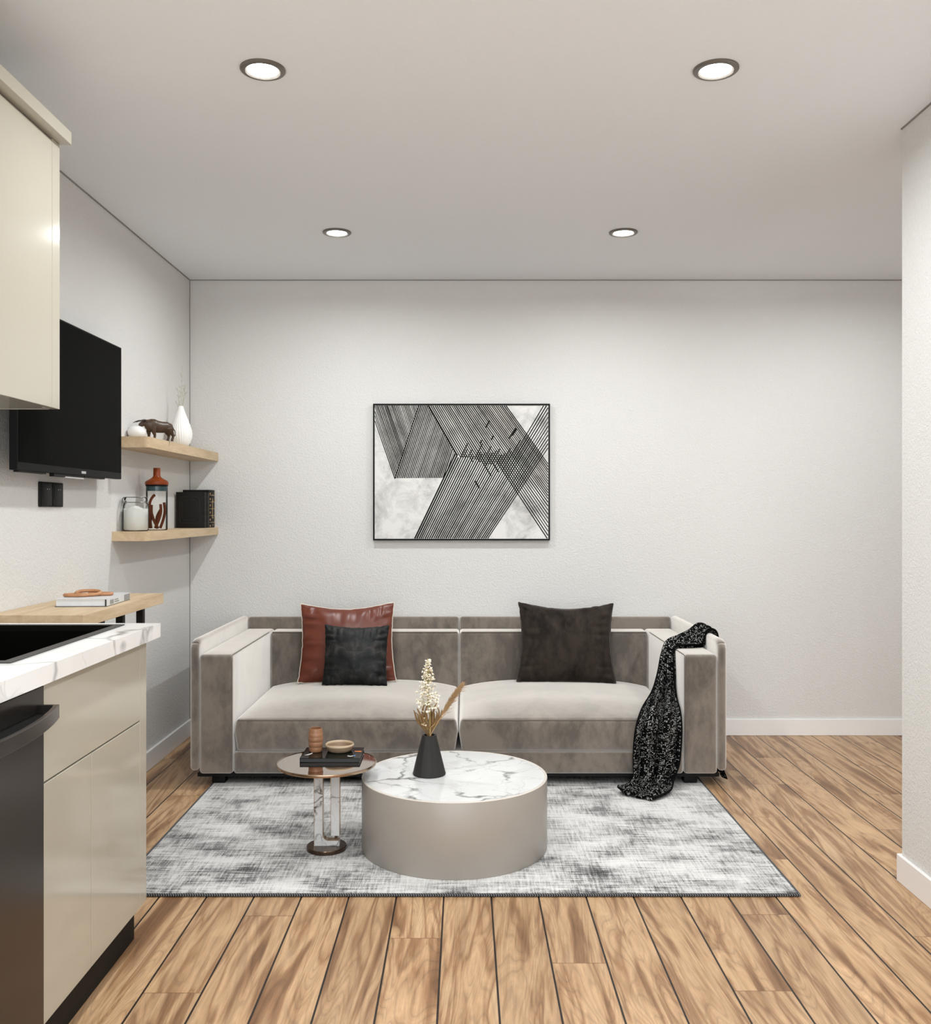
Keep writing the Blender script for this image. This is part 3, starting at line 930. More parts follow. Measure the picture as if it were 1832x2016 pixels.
def pampas():
    base = Vector((VX - 0.006, VY - 0.012, CZ + H - 0.02))
    t = thing('pampas_plume', 'tan pampas plume leaning right out of the charcoal vase', 'dried grass', base)
    tip = Vector((-0.012, VY + 0.01, 0.596))
    mid = Vector((VX + 0.045, VY - 0.004, 0.498))
    def P(f): return base * (1 - f) ** 2 + mid * 2 * f * (1 - f) * 0.98 + tip * f * f + (mid * 0.04 * f * (1 - f))
    build('stem', MB().tube([P(i / 12) for i in range(13)], 0.0016, 6), 'stem', t)
    build('stalk', MB().tube([base + Vector((0.008, 0.004, 0)), base + Vector((0.012, 0, 0.05)), P(0.55) + Vector((0.004, 0, -0.012))], 0.0014, 6), 'stem', t)
    mb = MB()
    rnd = random.Random(5)
    for i in range(650):
        f = rnd.uniform(0.45, 1.0)
        p = P(f); tan = (P(min(1, f + 0.02)) - P(f - 0.02)).normalized()
        side = Vector((rnd.gauss(0, 1), rnd.gauss(0, 1), rnd.gauss(0, 1)))
        side = (side - tan * side.dot(tan)).normalized()
        wdt = 0.016 * math.sin(math.pi * min(1, (f - 0.42) / 0.58 * 0.93)) ** 0.7
        L = rnd.uniform(0.014, 0.026)
        q = p + side * wdt * rnd.uniform(0.3, 1.0) + tan * L
        if i % 14 == 0: q = p + side * 0.014 + tan * L * 1.2 + Vector((0.012, 0, -0.004))
        m_ = p.lerp(q, 0.5) + side * 0.002
        mb.tube([p, m_, q], [0.0008, 0.0007, 0.0002], 4, caps=False)
    o = build('plume', mb, 'plume', t); o['kind'] = 'stuff'
pampas()

# ------------------------------------------------------------------ side table with book, cup and bowl
TX, TY = -0.504, 3.445
t = thing('side_table', 'small round bronze mirror top side table on twin marble strips', 'side table', (TX, TY, RZ))
TZ = 0.330
build('mirror_top', MB().lathe([(0, TZ - 0.003), (0.178, TZ - 0.003), (0.178, TZ), (0, TZ)], (TX, TY, 0), 96), 'bronze_mirror', t)
build('rim', MB().lathe([(0.172, TZ - 0.009), (0.180, TZ - 0.009), (0.1815, TZ - 0.004), (0.1805, TZ + 0.001), (0.178, TZ + 0.0015), (0.178, TZ - 0.003), (0.172, TZ - 0.003)], (TX, TY, 0), 96, close=True), 'edge_metal', t)
build('base_disc', MB().lathe([(0, RZ), (0.070, RZ), (0.0728, RZ + 0.002), (0.0728, RZ + 0.013), (0.071, RZ + 0.0155), (0, RZ + 0.0155)], (TX - 0.001, TY, 0), 72), 'bronze', t)
# L-shaped slab: tall strip on the left whose foot curves to the right, and a hung strip
zb = RZ + 0.0155
ax0, ax1, bx0, bx1 = TX - 0.0445, TX - 0.0145, TX + 0.0165, TX + 0.047
pts = [(ax0, zb), (bx1, zb), (bx1, zb + 0.019), (ax1 + 0.022, zb + 0.019)]
for i in range(1, 7):
    a = math.radians(270 - 90 * i / 6)
    pts.append((ax1 + 0.022 + 0.022 * math.cos(a), zb + 0.019 + 0.022 + 0.022 * math.sin(a)))
pts += [(ax1, TZ - 0.009), (ax0, TZ - 0.009)]
y0, y1 = TY - 0.012, TY + 0.012
build('marble_strip', MB().prism(pts, y0, y1, 'y'), 'strip_marble', t, smooth=30)
build('marble_strip', MB().box(bx0, bx1, y0, y1, zb + 0.037, TZ - 0.009), 'strip_marble', t, smooth=0)
e = 0.0016
build('edge_strip', MB().box(ax0 - e, ax0, y0 - 0.001, y1 + 0.001, zb, TZ - 0.009).box(ax1, ax1 + e, y0 - 0.001, y1 + 0.001, zb + 0.042, TZ - 0.009), 'edge_metal', t, smooth=0)
build('edge_strip', MB().box(bx0 - e, bx0, y0 - 0.001, y1 + 0.001, zb + 0.037, TZ - 0.009).box(bx1, bx1 + e, y0 - 0.001, y1 + 0.001, zb + 0.037, TZ - 0.009), 'edge_metal', t, smooth=0)
pp = [(p[0], TY, p[1] + 0.0015) for p in pts[3:10]]
mb = MB()
prof = [(bx1, zb + 0.019), (ax1 + 0.022, zb + 0.019)] + pts[4:10]
prof_up = [(x - 0.0 * 1, z + 0.0) for x, z in prof]
inner = []
cxx, czz = ax1 + 0.022, zb + 0.041
for x, z in prof[1:]:
    d = Vector((cxx - x, czz - z)); d.normalize(); inner.append((x + d.x * 0.003, z + d.y * 0.003))
poly = prof + inner[::-1] + [(bx1, zb + 0.022)]
build('curved_edge', mb.prism(poly, y0 - 0.001, y1 + 0.001, 'y'), 'edge_metal', t, smooth=30)
build('spacer', MB().box(TX + 0.029, TX + 0.039, TY - 0.006, TY + 0.006, zb + 0.020, zb + 0.038), 'bronze', t, smooth=0)

BX0, BX1, BY0, BY1 = -0.602, -0.383, 3.435, 3.592
bz0, bz1 = TZ + 0.0002, TZ + 0.0165
t = thing('book', 'glossy black picture book lying on the round side table', 'book', ((BX0 + BX1) / 2, (BY0 + BY1) / 2, bz0))
build('page_block', MB().box(BX0 + 0.002, BX1 - 0.002, BY0 + 0.0015, BY1 - 0.002, bz0 + 0.0018, bz1 - 0.0018), 'book_side', t, smooth=0)
build('cover', MB().box(BX0, BX1, BY0, BY1, bz0, bz0 + 0.0018).box(BX0, BX1, BY0, BY1, bz1 - 0.0018, bz1).box(BX0, BX0 + 0.002, BY0, BY1, bz0, bz1), 'gloss_black', t, smooth=0)
def splash(pts, mat, name, z=bz1 + 0.0002):
    mb = MB(); mb.prism(pts, z - 0.0002, z + 0.0002); build(name, mb, mat, t, smooth=0)
splash([(-0.592, 3.478), (-0.583, 3.485), (-0.575, 3.500), (-0.568, 3.512), (-0.566, 3.500), (-0.572, 3.486), (-0.577, 3.480), (-0.584, 3.477)], 'print_white', 'cover_print')
splash([(-0.432, 3.462), (-0.420, 3.456), (-0.409, 3.462), (-0.411, 3.470), (-0.420, 3.464), (-0.430, 3.470)], 'print_white', 'cover_print')
splash([(-0.412, 3.462), (-0.404, 3.462), (-0.402, 3.480), (-0.409, 3.474)], 'print_blue', 'cover_print')
splash([(-0.412, 3.528), (-0.388, 3.524), (-0.386, 3.536), (-0.412, 3.536)], 'print_orange', 'cover_print')

z0 = bz1 + 0.0006
cupx, cupy = -0.559, 3.532
t = thing('cup', 'brown banded clay tumbler on the glossy black book', 'cup', (cupx, cupy, z0))
prof = [(0, 0.0), (0.022, 0.0), (0.0245, 0.002)]
zz = 0.004
bands = [(0.0245, 0.020), (0.0262, 0.040), (0.0282, 0.055), (0.0280, 0.064), (0.0262, 0.082)]
last = 0.0245
prof = [(0, 0.0), (0.0225, 0.0), (0.0242, 0.002), (0.0250, 0.016), (0.0244, 0.018), (0.0262, 0.020), (0.0268, 0.036), (0.0260, 0.038),
        (0.0280, 0.041), (0.0284, 0.054), (0.0274, 0.056), (0.0282, 0.058), (0.0268, 0.070), (0.0260, 0.071), (0.0262, 0.073), (0.0232, 0.087),
        (0.0215, 0.087), (0.0240, 0.070), (0.0240, 0.02), (0, 0.012)]
build('cup_body', MB().lathe(prof, (cupx, cupy, z0), 48), 'cup', t, smooth=50)
bwx, bwy = -0.470, 3.540
t = thing('bowl', 'shallow beige clay bowl on the glossy black book', 'bowl', (bwx, bwy, z0))
build('bowl_body', MB().lathe([(0, 0), (0.040, 0), (0.0455, 0.003), (0.0505, 0.013), (0.0515, 0.021), (0.0495, 0.021), (0.047, 0.010), (0.040, 0.006), (0, 0.006)], (bwx, bwy, z0), 64), 'bowl', t)
build('rim', MB().lathe([(0.0515, 0.0185), (0.0540, 0.0205), (0.0535, 0.026), (0.0515, 0.028), (0.0495, 0.026), (0.0490, 0.020)], (bwx, bwy, z0), 64, close=True), 'bowl_rim', t, smooth=60)

# ------------------------------------------------------------------ picture on the back wall
AX0, AX1, AZ0, AZ1 = -0.507, 0.474, 1.087, 1.845
AY = 5.212
t = thing('framed_picture', 'black framed abstract picture of striped bands on the back wall', 'picture', ((AX0 + AX1) / 2, YB, AZ0))
fw = 0.0085
build('frame', MB().box(AX0, AX1, AY, YB, AZ0, AZ0 + fw).box(AX0, AX1, AY, YB, AZ1 - fw, AZ1)
      .box(AX0, AX0 + fw, AY, YB, AZ0 + fw, AZ1 - fw).box(AX1 - fw, AX1, AY, YB, AZ0 + fw, AZ1 - fw), 'frame_black', t, smooth=0)
cy = AY + 0.004
canvas = build('canvas', MB().box(AX0 + fw, AX1 - fw, cy, YB - 0.003, AZ0 + fw, AZ1 - fw), 'canvas', t, smooth=0)
# stripes, drawn in the picture's own units (1492 x 1146), origin top left
PW, PH = 1492.0, 1146.0
def art(u, v):
    return (AX0 + fw + u / PW * (AX1 - AX0 - 2 * fw), AZ1 - fw - v / PH * (AZ1 - AZ0 - 2 * fw))
stripes = MB()
def clip(p, q):
    x0, y0, x1, y1 = p[0], p[1], q[0], q[1]
    dx, dy = x1 - x0, y1 - y0
    t0, t1 = 0.0, 1.0
    for pp_, qq in ((-dx, x0 - 2), (dx, PW - 2 - x0), (-dy, y0 - 2), (dy, PH - 2 - y0)):
        if abs(pp_) < 1e-9:
            if qq < 0: return None
        else:
            r = qq / pp_
            if pp_ < 0: t0 = max(t0, r)
            else: t1 = min(t1, r)
    if t0 >= t1: return None
    return (x0 + dx * t0, y0 + dy * t0), (x0 + dx * t1, y0 + dy * t1)
layer = [0]
def stripe(p, q, wd):
    c = clip(p, q)
    if not c: return
    (x0, y0), (x1, y1) = c
    d = Vector((x1 - x0, y1 - y0))
    if d.length < 3: return
    d.normalize(); nx, ny = -d.y * wd / 2, d.x * wd / 2
    layer[0] += 1
    yy = cy - 0.0004 - 0.0000015 * layer[0]
    vs = []
    for a, b in ((x0 + nx, y0 + ny), (x1 + nx, y1 + ny), (x1 - nx, y1 - ny), (x0 - nx, y0 - ny)):
        a = min(max(a, 0), PW); b = min(max(b, 0), PH)
        X, Z = art(a, b)
        vs.append(stripes.bm.verts.new((X, yy, Z)))
    stripes.bm.faces.new(vs)
rnd = random.Random(21)
jit = lambda s: rnd.uniform(-s, s)
# left arm of the V
x = -44.0
while x < 382:
    dirx = 172 / 495
    # runs until the seam from (382,0) to (177,626)
    # solve x + dirx*y = 382 - (205/626)*y
    y = (382 - x) / (dirx + 205 / 626)
    stripe((x + jit(1.5), 0), (x + dirx * y, y), rnd.uniform(7.0, 9.5) if not (20 < x < 120) else rnd.uniform(8.5, 11.5))
    x += 14.2
# right arm of the V
N = 27
for i in range(N + 1):
    f = i / N
    bx, by = 177 + (587 - 177) * f, 626 - 3 * f
    # upward direction of the seam
    s = 205 / 626
    # upper limit: top edge between 382..462, then the band's left flank
    yt = 0.0
    x_top = bx + s * by
    if x_top > 462:
        # meet the flank x = 462 + y*(230/418)
        yt = (bx + s * by - 462) / (230 / 418 + s)
    stripe((bx, by), (bx + s * (by - yt), yt), rnd.uniform(7.5, 10.5))
for i in (0.45, 0.8):
    bx, by = 587 + 105 * i, 623 - 205 * i
    yt = (bx + s * by - 462) / (230 / 418 + s)
    stripe((bx, by), (bx + s * (by - yt), yt), 6.5)
# band falling to the right
N = 37
for i in range(N + 1):
    f = i / N
    x0 = 462 + 665 * f
    sl = 1.74 - 0.355 * min(1, f * 1.5)
    if f < 0.40:
        ye = 428 + 70 * f / 0.4 + rnd.choice((0, 25, 60, 110, 150)) * rnd.random() * (0.2 if f < 0.05 else 1)
    else:
        ye = 1300
    wd = rnd.uniform(8.0, 11.5) if i else 15
    stripe((x0 + jit(1.5), 0), (x0 + ye / sl, ye), wd)
# band rising to the right
N = 35
for i in range(N + 1):
    f = i / N
    x0 = 344 + 625 * f
    sl = 2.09 - 0.59 * f
    if f < 0.66:
        yt = 425 - 60 * f + rnd.choice((0, 0, -40, -90, -150)) * rnd.random() * (0.15 if f < 0.04 else 1) + (40 * rnd.random() if f > 0.05 else 0)
    else:
        yt = -50
    y0 = PH
    wd = rnd.uniform(8.0, 11.5) if i > 1 else 13
    stripe((x0 + jit(1.5), y0), (x0 + (y0 - yt) / sl, yt), wd)
for p, q in (((955, 190), (988, 130)), ((862, 650), (900, 712)), ((1000, 300), (1020, 262)), ((905, 330), (920, 300)), ((1150, 290), (1212, 196)), ((1180, 262), (1222, 200))):
    stripe(p, q, 12)
build('stripes', stripes, 'ink', t, smooth=0)

# ------------------------------------------------------------------ corner shelves
SHX, SHY = -1.372, 4.085
def shelf(z0, z1, label):
    r = 0.022
    pts = [(XL, SHY), (SHX - r, SHY)]
    for i in range(1, 7):
        a = math.radians(-90 + 90 * i / 6)
        pts.append((SHX - r + r * math.cos(a), SHY + r + r * math.sin(a)))
    pts += [(SHX, YB), (XL, YB)]
    o = build('wall_shelf', MB().prism(pts, z0, z1), 'oak', loc=(XL, YB, z0), smooth=40)
    return tag(o, label, 'shelf')
shelf(1.527, 1.574, 'upper light oak corner shelf with bull figurine and white vase')
shelf(1.119, 1.160, 'lower light oak corner shelf with glass jars and black books')

# upper shelf: white vase, ball, bull, grass
z0 = 1.574
vx, vy = -1.448, 4.80
t = thing('vase', 'white ribbed teardrop vase on the upper corner shelf', 'vase', (vx, vy, z0))
prof = [(0, 0), (0.026, 0.0), (0.034, 0.004), (0.046, 0.024), (0.0545, 0.050), (0.0565, 0.068), (0.054, 0.088), (0.047, 0.112), (0.036, 0.142), (0.024, 0.172), (0.0145, 0.200), (0.0115, 0.212), (0.0090, 0.212), (0.0090, 0.18), (0, 0.18)]
build('vase_body', MB().lathe(prof, (vx, vy, z0), 144, rfun=lambda a, z: 1 + (0.022 * math.cos(a * 28 + z * 30) if 0.003 < z < 0.205 else 0)), 'ceramic_white', t, smooth=60)
rnd = random.Random(9)
heads = [((0.02, 0.0), 0.335, True), ((-0.016, 0.01), 0.30, False), ((0.005, 0.0), 0.42, True), ((0.018, 0.012), 0.29, False), ((-0.022, 0.0), 0.24, False)]
for k, ((dx, dy), hh, seed) in enumerate(heads):
    b = Vector((vx + dx * 0.15, vy + dy * 0.2, z0 + 0.19)); tp = Vector((vx + dx * 1.2, vy + dy, z0 + 0.212 + (hh - 0.212)))
    t = thing('grass_stem', 'thin pale green grass stem in the white ribbed vase', 'dried grass', b, 'grass stems in the white ribbed vase')
    build('stalk', MB().tube([b, b.lerp(tp, 0.5) + Vector((dx * 0.2, 0, 0.005)), tp], [0.0012, 0.0009, 0.0005], 5), 'grass', t)
    mb = MB()
    for i in range(7 if seed else 4):
        f = rnd.uniform(0.35, 1.0)
        p = b.lerp(tp, f)
        q = p + Vector((rnd.uniform(-0.012, 0.012), rnd.uniform(-0.01, 0.01), rnd.uniform(0.008, 0.024)))
        mb.tube([p, p.lerp(q, 0.6), q], [0.0005, 0.0014, 0.0003], 5)
    o = build('seed_head', mb, 'grass', t); o['kind'] = 'stuff'

bx, by = -1.491, 4.275
mb = MB().blob((bx, by, z0 + 0.0325), 0.0395, 32, 16, (1, 1, 0.82))
tag(build('ornament', mb, 'stone_white', loc=(bx, by, z0), smooth=80), 'white rounded pebble ornament behind the bull figurine', 'ornament')

def bull():
    t = thing('bull_figurine', 'dark carved wooden bull figurine on the upper corner shelf', 'figurine', (-1.416, 4.335, z0), rot=(0, 0, math.radians(42)))
    mb = MB()
    # trunk: rump, loin, ribs, hump, neck, head, muzzle (head towards -x)
    S = [(0.070, 0.054, 0.012), (0.062, 0.061, 0.021), (0.045, 0.064, 0.0255), (0.022, 0.063, 0.0265), (0.0, 0.064, 0.0285), (-0.020, 0.069, 0.0305),
         (-0.036, 0.072, 0.027), (-0.048, 0.074, 0.021), (-0.058, 0.077, 0.0165), (-0.068, 0.076, 0.0135), (-0.078, 0.069, 0.0105), (-0.085, 0.063, 0.0085)]
    mb.tube([(x, 0, z) for x, z, r in S], [r for x, z, r in S], 20)
    for v in mb.bm.verts: v.co.y *= 0.78
    def leg(pts): mb.tube([p[:3] for p in pts], [p[3] for p in pts], 12)
    leg([(-0.030, 0.013, 0.060, 0.015), (-0.036, 0.014, 0.040, 0.0105), (-0.034, 0.014, 0.022, 0.0062), (-0.036, 0.014, 0.006, 0.0058), (-0.037, 0.014, 0.0, 0.0066)])
    leg([(-0.026, -0.013, 0.060, 0.015), (-0.024, -0.014, 0.040, 0.0105), (-0.018, -0.014, 0.022, 0.0062), (-0.020, -0.014, 0.006, 0.0058), (-0.021, -0.014, 0.0, 0.0066)])
    leg([(0.054, 0.012, 0.058, 0.018), (0.054, 0.013, 0.040, 0.0125), (0.062, 0.013, 0.024, 0.0066), (0.056, 0.013, 0.006, 0.0058), (0.055, 0.013, 0.0, 0.0066)])
    leg([(0.056, -0.012, 0.058, 0.018), (0.060, -0.013, 0.040, 0.0125), (0.071, -0.013, 0.024, 0.0066), (0.066, -0.013, 0.006, 0.0058), (0.065, -0.013, 0.0, 0.0066)])
    mb.tube([(-0.034, 0, 0.046), (-0.046, 0, 0.050), (-0.056, 0, 0.060)], [0.007, 0.006, 0.006], 10)   # dewlap
    o = build('bull_body', mb, 'bull', t, world=False)
    m = o.modifiers.new('remesh', 'REMESH'); m.mode = 'VOXEL'; m.voxel_size = 0.0018; m.use_smooth_shade = True
    sm = o.modifiers.new('smooth', 'SMOOTH'); sm.factor = 0.5; sm.iterations = 6
    dg = bpy.context.evaluated_depsgraph_get(); dg.update()
    me2 = bpy.data.meshes.new_from_object(o.evaluated_get(dg))
    o.modifiers.clear(); o.data = me2
    if not me2.materials: me2.materials.append(M['bull'])
    for p in me2.polygons: p.use_smooth = True
    zmin = min(v.co.z for v in me2.vertices)
    for v in me2.vertices: v.co.z -= zmin
    for q in (-1, 1):
        build('horn', MB().tube([(-0.062, 0.008 * q, 0.086), (-0.066, 0.019 * q, 0.090), (-0.078, 0.027 * q, 0.089), (-0.095, 0.025 * q, 0.083), (-0.108, 0.018 * q, 0.077)], [0.0042, 0.0040, 0.0034, 0.0024, 0.0008], 8), 'horn', t, world=False, smooth=60)
        build('ear', MB().blob((-0.056, 0.017 * q, 0.082), 0.006, 10, 6, (0.6, 1.2, 0.6)), 'bull', t, world=False)
    build('tail', MB().tube([(0.078, 0, 0.058), (0.085, 0, 0.050), (0.087, 0.002, 0.036), (0.086, 0.002, 0.026)], [0.0028, 0.0022, 0.0018, 0.0030], 6), 'bull', t, world=False, smooth=60)
bull()

# lower shelf: glass jar of flour, bottle with cinnamon sticks, three books
z0 = 1.160
jx, jy = -1.470, 4.205
t = thing('glass_jar', 'clip top glass jar of white flour on the lower corner shelf', 'jar', (jx, jy, z0))
R = 0.0555
build('jar_body', MB().lathe([(0, 0), (R - 0.006, 0), (R, 0.006), (R, 0.112), (R - 0.004, 0.124), (R - 0.009, 0.130), (R - 0.007, 0.136)], (jx, jy, z0), 48), 'glass', t, smooth=50)
build('lid', MB().lathe([(0, 0.1375), (R - 0.006, 0.1375), (R - 0.005, 0.141), (R - 0.006, 0.149), (R - 0.012, 0.153), (0, 0.154)], (jx, jy, z0), 48), 'glass', t, smooth=50)
mb = MB()
for zz, rr in ((0.1285, R - 0.002), (0.151, R - 0.003)):
    mb.tube([(jx + rr * math.cos(2 * math.pi * i / 40), jy + rr * math.sin(2 * math.pi * i / 40), z0 + zz) for i in range(40)], 0.0013, 6, closed=True)
a = math.radians(214)
ca, sa = math.cos(a), math.sin(a)
for k in (-0.10, 0.10):
    c1, s1 = math.cos(a + k), math.sin(a + k)
    mb.tube([(jx + (R - 0.002) * c1, jy + (R - 0.002) * s1, z0 + 0.151), (jx + (R + 0.003) * c1, jy + (R + 0.003) * s1, z0 + 0.140), (jx + (R + 0.002) * c1, jy + (R + 0.002) * s1, z0 + 0.122)], 0.0014, 6)
mb.tube([(jx + (R + 0.002) * ca, jy + (R + 0.002) * sa, z0 + 0.134), (jx + (R + 0.006) * ca, jy + (R + 0.006) * sa, z0 + 0.115), (jx + (R + 0.009) * ca, jy + (R + 0.009) * sa, z0 + 0.100)], 0.0016, 6)
build('wire_clip', mb, 'wire', t)
mb = MB()
r = R - 0.0036
mb.lathe([(0, 0.0036), (r - 0.005, 0.0036), (r, 0.008), (r, 0.100), (r * 0.66, 0.104), (r * 0.33, 0.107), (0, 0.108)], (jx, jy, z0), 48)
for v in mb.bm.verts:
    if v.co.z - z0 > 0.09: v.co.z += 0.005 * math.sin((v.co.x - jx) * 95 + 1.5)
tag(build('flour', mb, 'flour', loc=(jx, jy, z0), smooth=60), 'white flour filling the clip top glass jar', 'flour', kind='stuff')

ox, oy = -1.448, 4.425
t = thing('glass_bottle', 'tall glass canister with amber wooden stopper on the lower shelf', 'bottle', (ox, oy, z0))
R = 0.0490
build('bottle_body', MB().lathe([(0, 0), (R - 0.004, 0), (R, 0.004), (R, 0.206)], (ox, oy, z0), 48), 'glass', t, smooth=50)
build('seal', MB().lathe([(0, 0.184), (R - 0.003, 0.184), (R - 0.003, 0.2055), (0, 0.2055)], (ox, oy, z0), 48), 'teal_seal', t)
build('gasket', MB().lathe([(0, 0.2065), (R + 0.002, 0.2065), (R + 0.002, 0.213), (0, 0.213)], (ox, oy, z0), 48), 'rubber', t)
build('stopper', MB().lathe([(0, 0.2132), (R + 0.003, 0.2132), (R + 0.0045, 0.218), (R + 0.003, 0.228), (R - 0.006, 0.2345), (0.029, 0.242), (0.020, 0.249), (0.0165, 0.256), (0.0160, 0.290), (0.0150, 0.2925), (0, 0.293)], (ox, oy, z0), 48), 'amber_wood', t, smooth=45)
sticks = [((-0.034, -0.010), (-0.040, -0.006), 0.085), ((-0.020, -0.020), (-0.022, -0.004), 0.172), ((-0.002, -0.018), (0.022, -0.014), 0.122),
          ((0.012, -0.022), (-0.026, 0.002), 0.118), ((0.020, -0.012), (0.036, -0.006), 0.130), ((0.000, 0.004), (0.012, 0.016), 0.095)]
for i, ((ax_, ay_), (bx_, by_), hh) in enumerate(sticks):
    a = Vector((ox + ax_, oy + ay_, z0 + 0.0095)); b = Vector((ox + bx_, oy + by_, z0 + hh))
    bend = Vector((0.010 * (-1) ** i, 0, 0))
    pts = [a, a.lerp(b, 0.33) + bend * 0.8, a.lerp(b, 0.66) + bend, b]
    P = [Vector(p) for p in pts]
    line = [catmull(P, 3 * k / 12) for k in range(13)]
    if i == 1: line[-3:] = [line[-3] + Vector((0.003, 0, 0)), line[-2] + Vector((0.008, 0, -0.003)), line[-1] + Vector((0.014, 0, -0.006))]
    o = build('cinnamon_stick', MB().tube(line, 0.0066, 8), 'cinnamon', loc=a, smooth=60)
    tag(o, 'brown cinnamon stick inside the tall glass canister', 'cinnamon stick', 'cinnamon sticks in the glass canister')

def shelf_book(name, label, x0, x1, y0, y1, h, ornate):
    t = thing(name, label, 'book', ((x0 + x1) / 2, (y0 + y1) / 2, z0))
    c = 0.0025
    th = y1 - y0
    build('page_block', MB().box(x0 + 0.003, x1 - 0.006, y0 + c, y1 - c, z0 + 0.003, z0 + h - 0.004), 'pages', t, smooth=0)
    # boards and rounded spine
    pts = [(x0, y0), (x1 - 0.008, y0)]
    for i in range(1, 8):
        a = -math.pi / 2 + math.pi * i / 8
        pts.append((x1 - 0.008 + 0.008 * math.cos(a), (y0 + y1) / 2 + th / 2 * math.sin(a)))
    pts += [(x1 - 0.008, y1), (x0, y1), (x0, y1 - c), (x1 - 0.011, y1 - c), (x1 - 0.011, y0 + c), (x0, y0 + c)]
    cover = build('cover', MB().prism(pts, z0 + 0.0002, z0 + h), 'book_black', t, smooth=40)
    # raised bands round the spine
    for k in range(5):
        mb = MB()
        zz = z0 + h * (0.14 + 0.18 * k)
        mb.tube([(x1 - 0.010 + 0.0095 * math.cos(-1.4 + 2.8 * i / 8), (y0 + y1) / 2 + (th / 2 + 0.0002) * math.sin(-1.4 + 2.8 * i / 8), zz) for i in range(9)], 0.0014, 6)
        build('spine_band', mb, 'emboss' if not ornate else 'gold', t, smooth=60)
    if ornate:
        mb = MB()
        for k in range(6):
            for s in (-0.4, 0.0, 0.4):
                zz = z0 + h * (0.07 + 0.165 * k)
                if 1 < k < 4 and s == 0: continue
                mb.blob((x1 - 0.0010 - 0.004 * abs(s), (y0 + y1) / 2 + s * th, zz + 0.006 * math.sin(k + s * 5)), 0.0042, 8, 6, (0.5, 1.3, 1.5))
        mb.box(x1 - 0.004, x1 + 0.0012, (y0 + y1) / 2 - 0.012, (y0 + y1) / 2 - 0.007, z0 + h * 0.25, z0 + h * 0.78)
        build('gilt_ornament', mb, 'gold', t, smooth=60)
    else:
        mb = MB()
        for ins, wd in ((0.020, 0.0022), (0.032, 0.0016)):
            a0, a1, b0, b1 = x0 + ins, x1 - 0.010 - ins * 0.8, z0 + ins * 1.3, z0 + h - ins * 1.3
            pts = [(a0 + 0.01, b0), (a1 - 0.01, b0), (a1, b0 + 0.01), (a1, b1 - 0.01), (a1 - 0.01, b1), (a0 + 0.01, b1), (a0, b1 - 0.01), (a0, b0 + 0.01)]
            mb.tube([(p[0], y0 - 0.0002, p[1]) for p in pts], wd * 0.6, 6, closed=True)
        build('embossed_border', mb, 'emboss', t, smooth=60)
shelf_book('book', 'front black book with embossed cover on the lower corner shelf', -1.520, -1.372, 4.955, 5.008, 0.190, False)
shelf_book('book', 'thin black book between embossed book and gilt book on lower shelf', -1.520, -1.373, 5.010, 5.066, 0.188, False)
shelf_book('book', 'tallest black book with gilt ornate spine, nearest the back wall', -1.518, -1.371, 5.068, 5.180, 0.204, True)

# ------------------------------------------------------------------ television and wall switch
TVX = -1.44
ty0, ty1, tz0, tz1 = 3.027, 3.947, 1.383, 1.935
t = thing('television', 'black flat television mounted on the left wall', 'television', (XL, (ty0 + ty1) / 2, tz0))
build('housing', MB().box(TVX - 0.027, TVX, ty0, ty1, tz0, tz1, 0.002, 1), 'tv_bezel', t)
build('screen', MB().box(TVX - 0.004, TVX + 0.0008, ty0 + 0.006, ty1 - 0.006, tz0 + 0.026, tz1 - 0.006), 'tv_screen', t, smooth=0)
lg = build('logo', MB().box(TVX, TVX + 0.0010, 3.535, 3.575, tz0 + 0.008, tz0 + 0.017), 'silver', t, smooth=0)
build('sensor_bar', MB().box(TVX - 0.022, TVX - 0.004, 3.31, 3.57, tz0 - 0.011, tz0, 0.001, 1), 'black_plastic', t)
build('sensor_edge', MB().box(TVX - 0.012, TVX - 0.003, 3.40, 3.565, tz0 - 0.0125, tz0 - 0.008), 'silver', t, smooth=0)
for a, b in ((3.05, 3.25), (3.58, 3.78)):
    build('foot_rail', MB().box(TVX - 0.024, TVX - 0.006, a, b, tz0 - 0.006, tz0), 'black_plastic', t, smooth=0)
build('wall_bracket', MB().box(XL, TVX - 0.026, 3.34, 3.64, 1.52, 1.82).box(XL, XL + 0.006, 3.26, 3.72, 1.50, 1.84), 'black_metal', t, smooth=0)

t = thing('wall_switch', 'black double rocker switch on the wall below the television', 'switch', (XL, 3.474, 1.31))
def yz(px, py): return px
build('back_plate', MB().pad(XL + 0.0002, XL + 0.008, 3.376, 3.572, 1.265, 1.356, 0.0035, 3), 'black_plastic', t, smooth=60)
for a, b in ((3.382, 3.472), (3.476, 3.566)):
    rk = build('rocker', MB().box(XL + 0.007, XL + 0.0105, a, b, 1.269, 1.352, 0.0025, 2), 'black_plastic', t)
    build('rocker_slot', MB().box(XL + 0.0100, XL + 0.0112, a + 0.008, a + 0.013, 1.295, 1.340), 'rubber', rk, smooth=0)
    build('marker_dots', MB().blob((XL + 0.0106, a + 0.048, 1.330), 0.0016, 8, 6).blob((XL + 0.0106, a + 0.066, 1.330), 0.0013, 8, 6), 'print_white', rk)

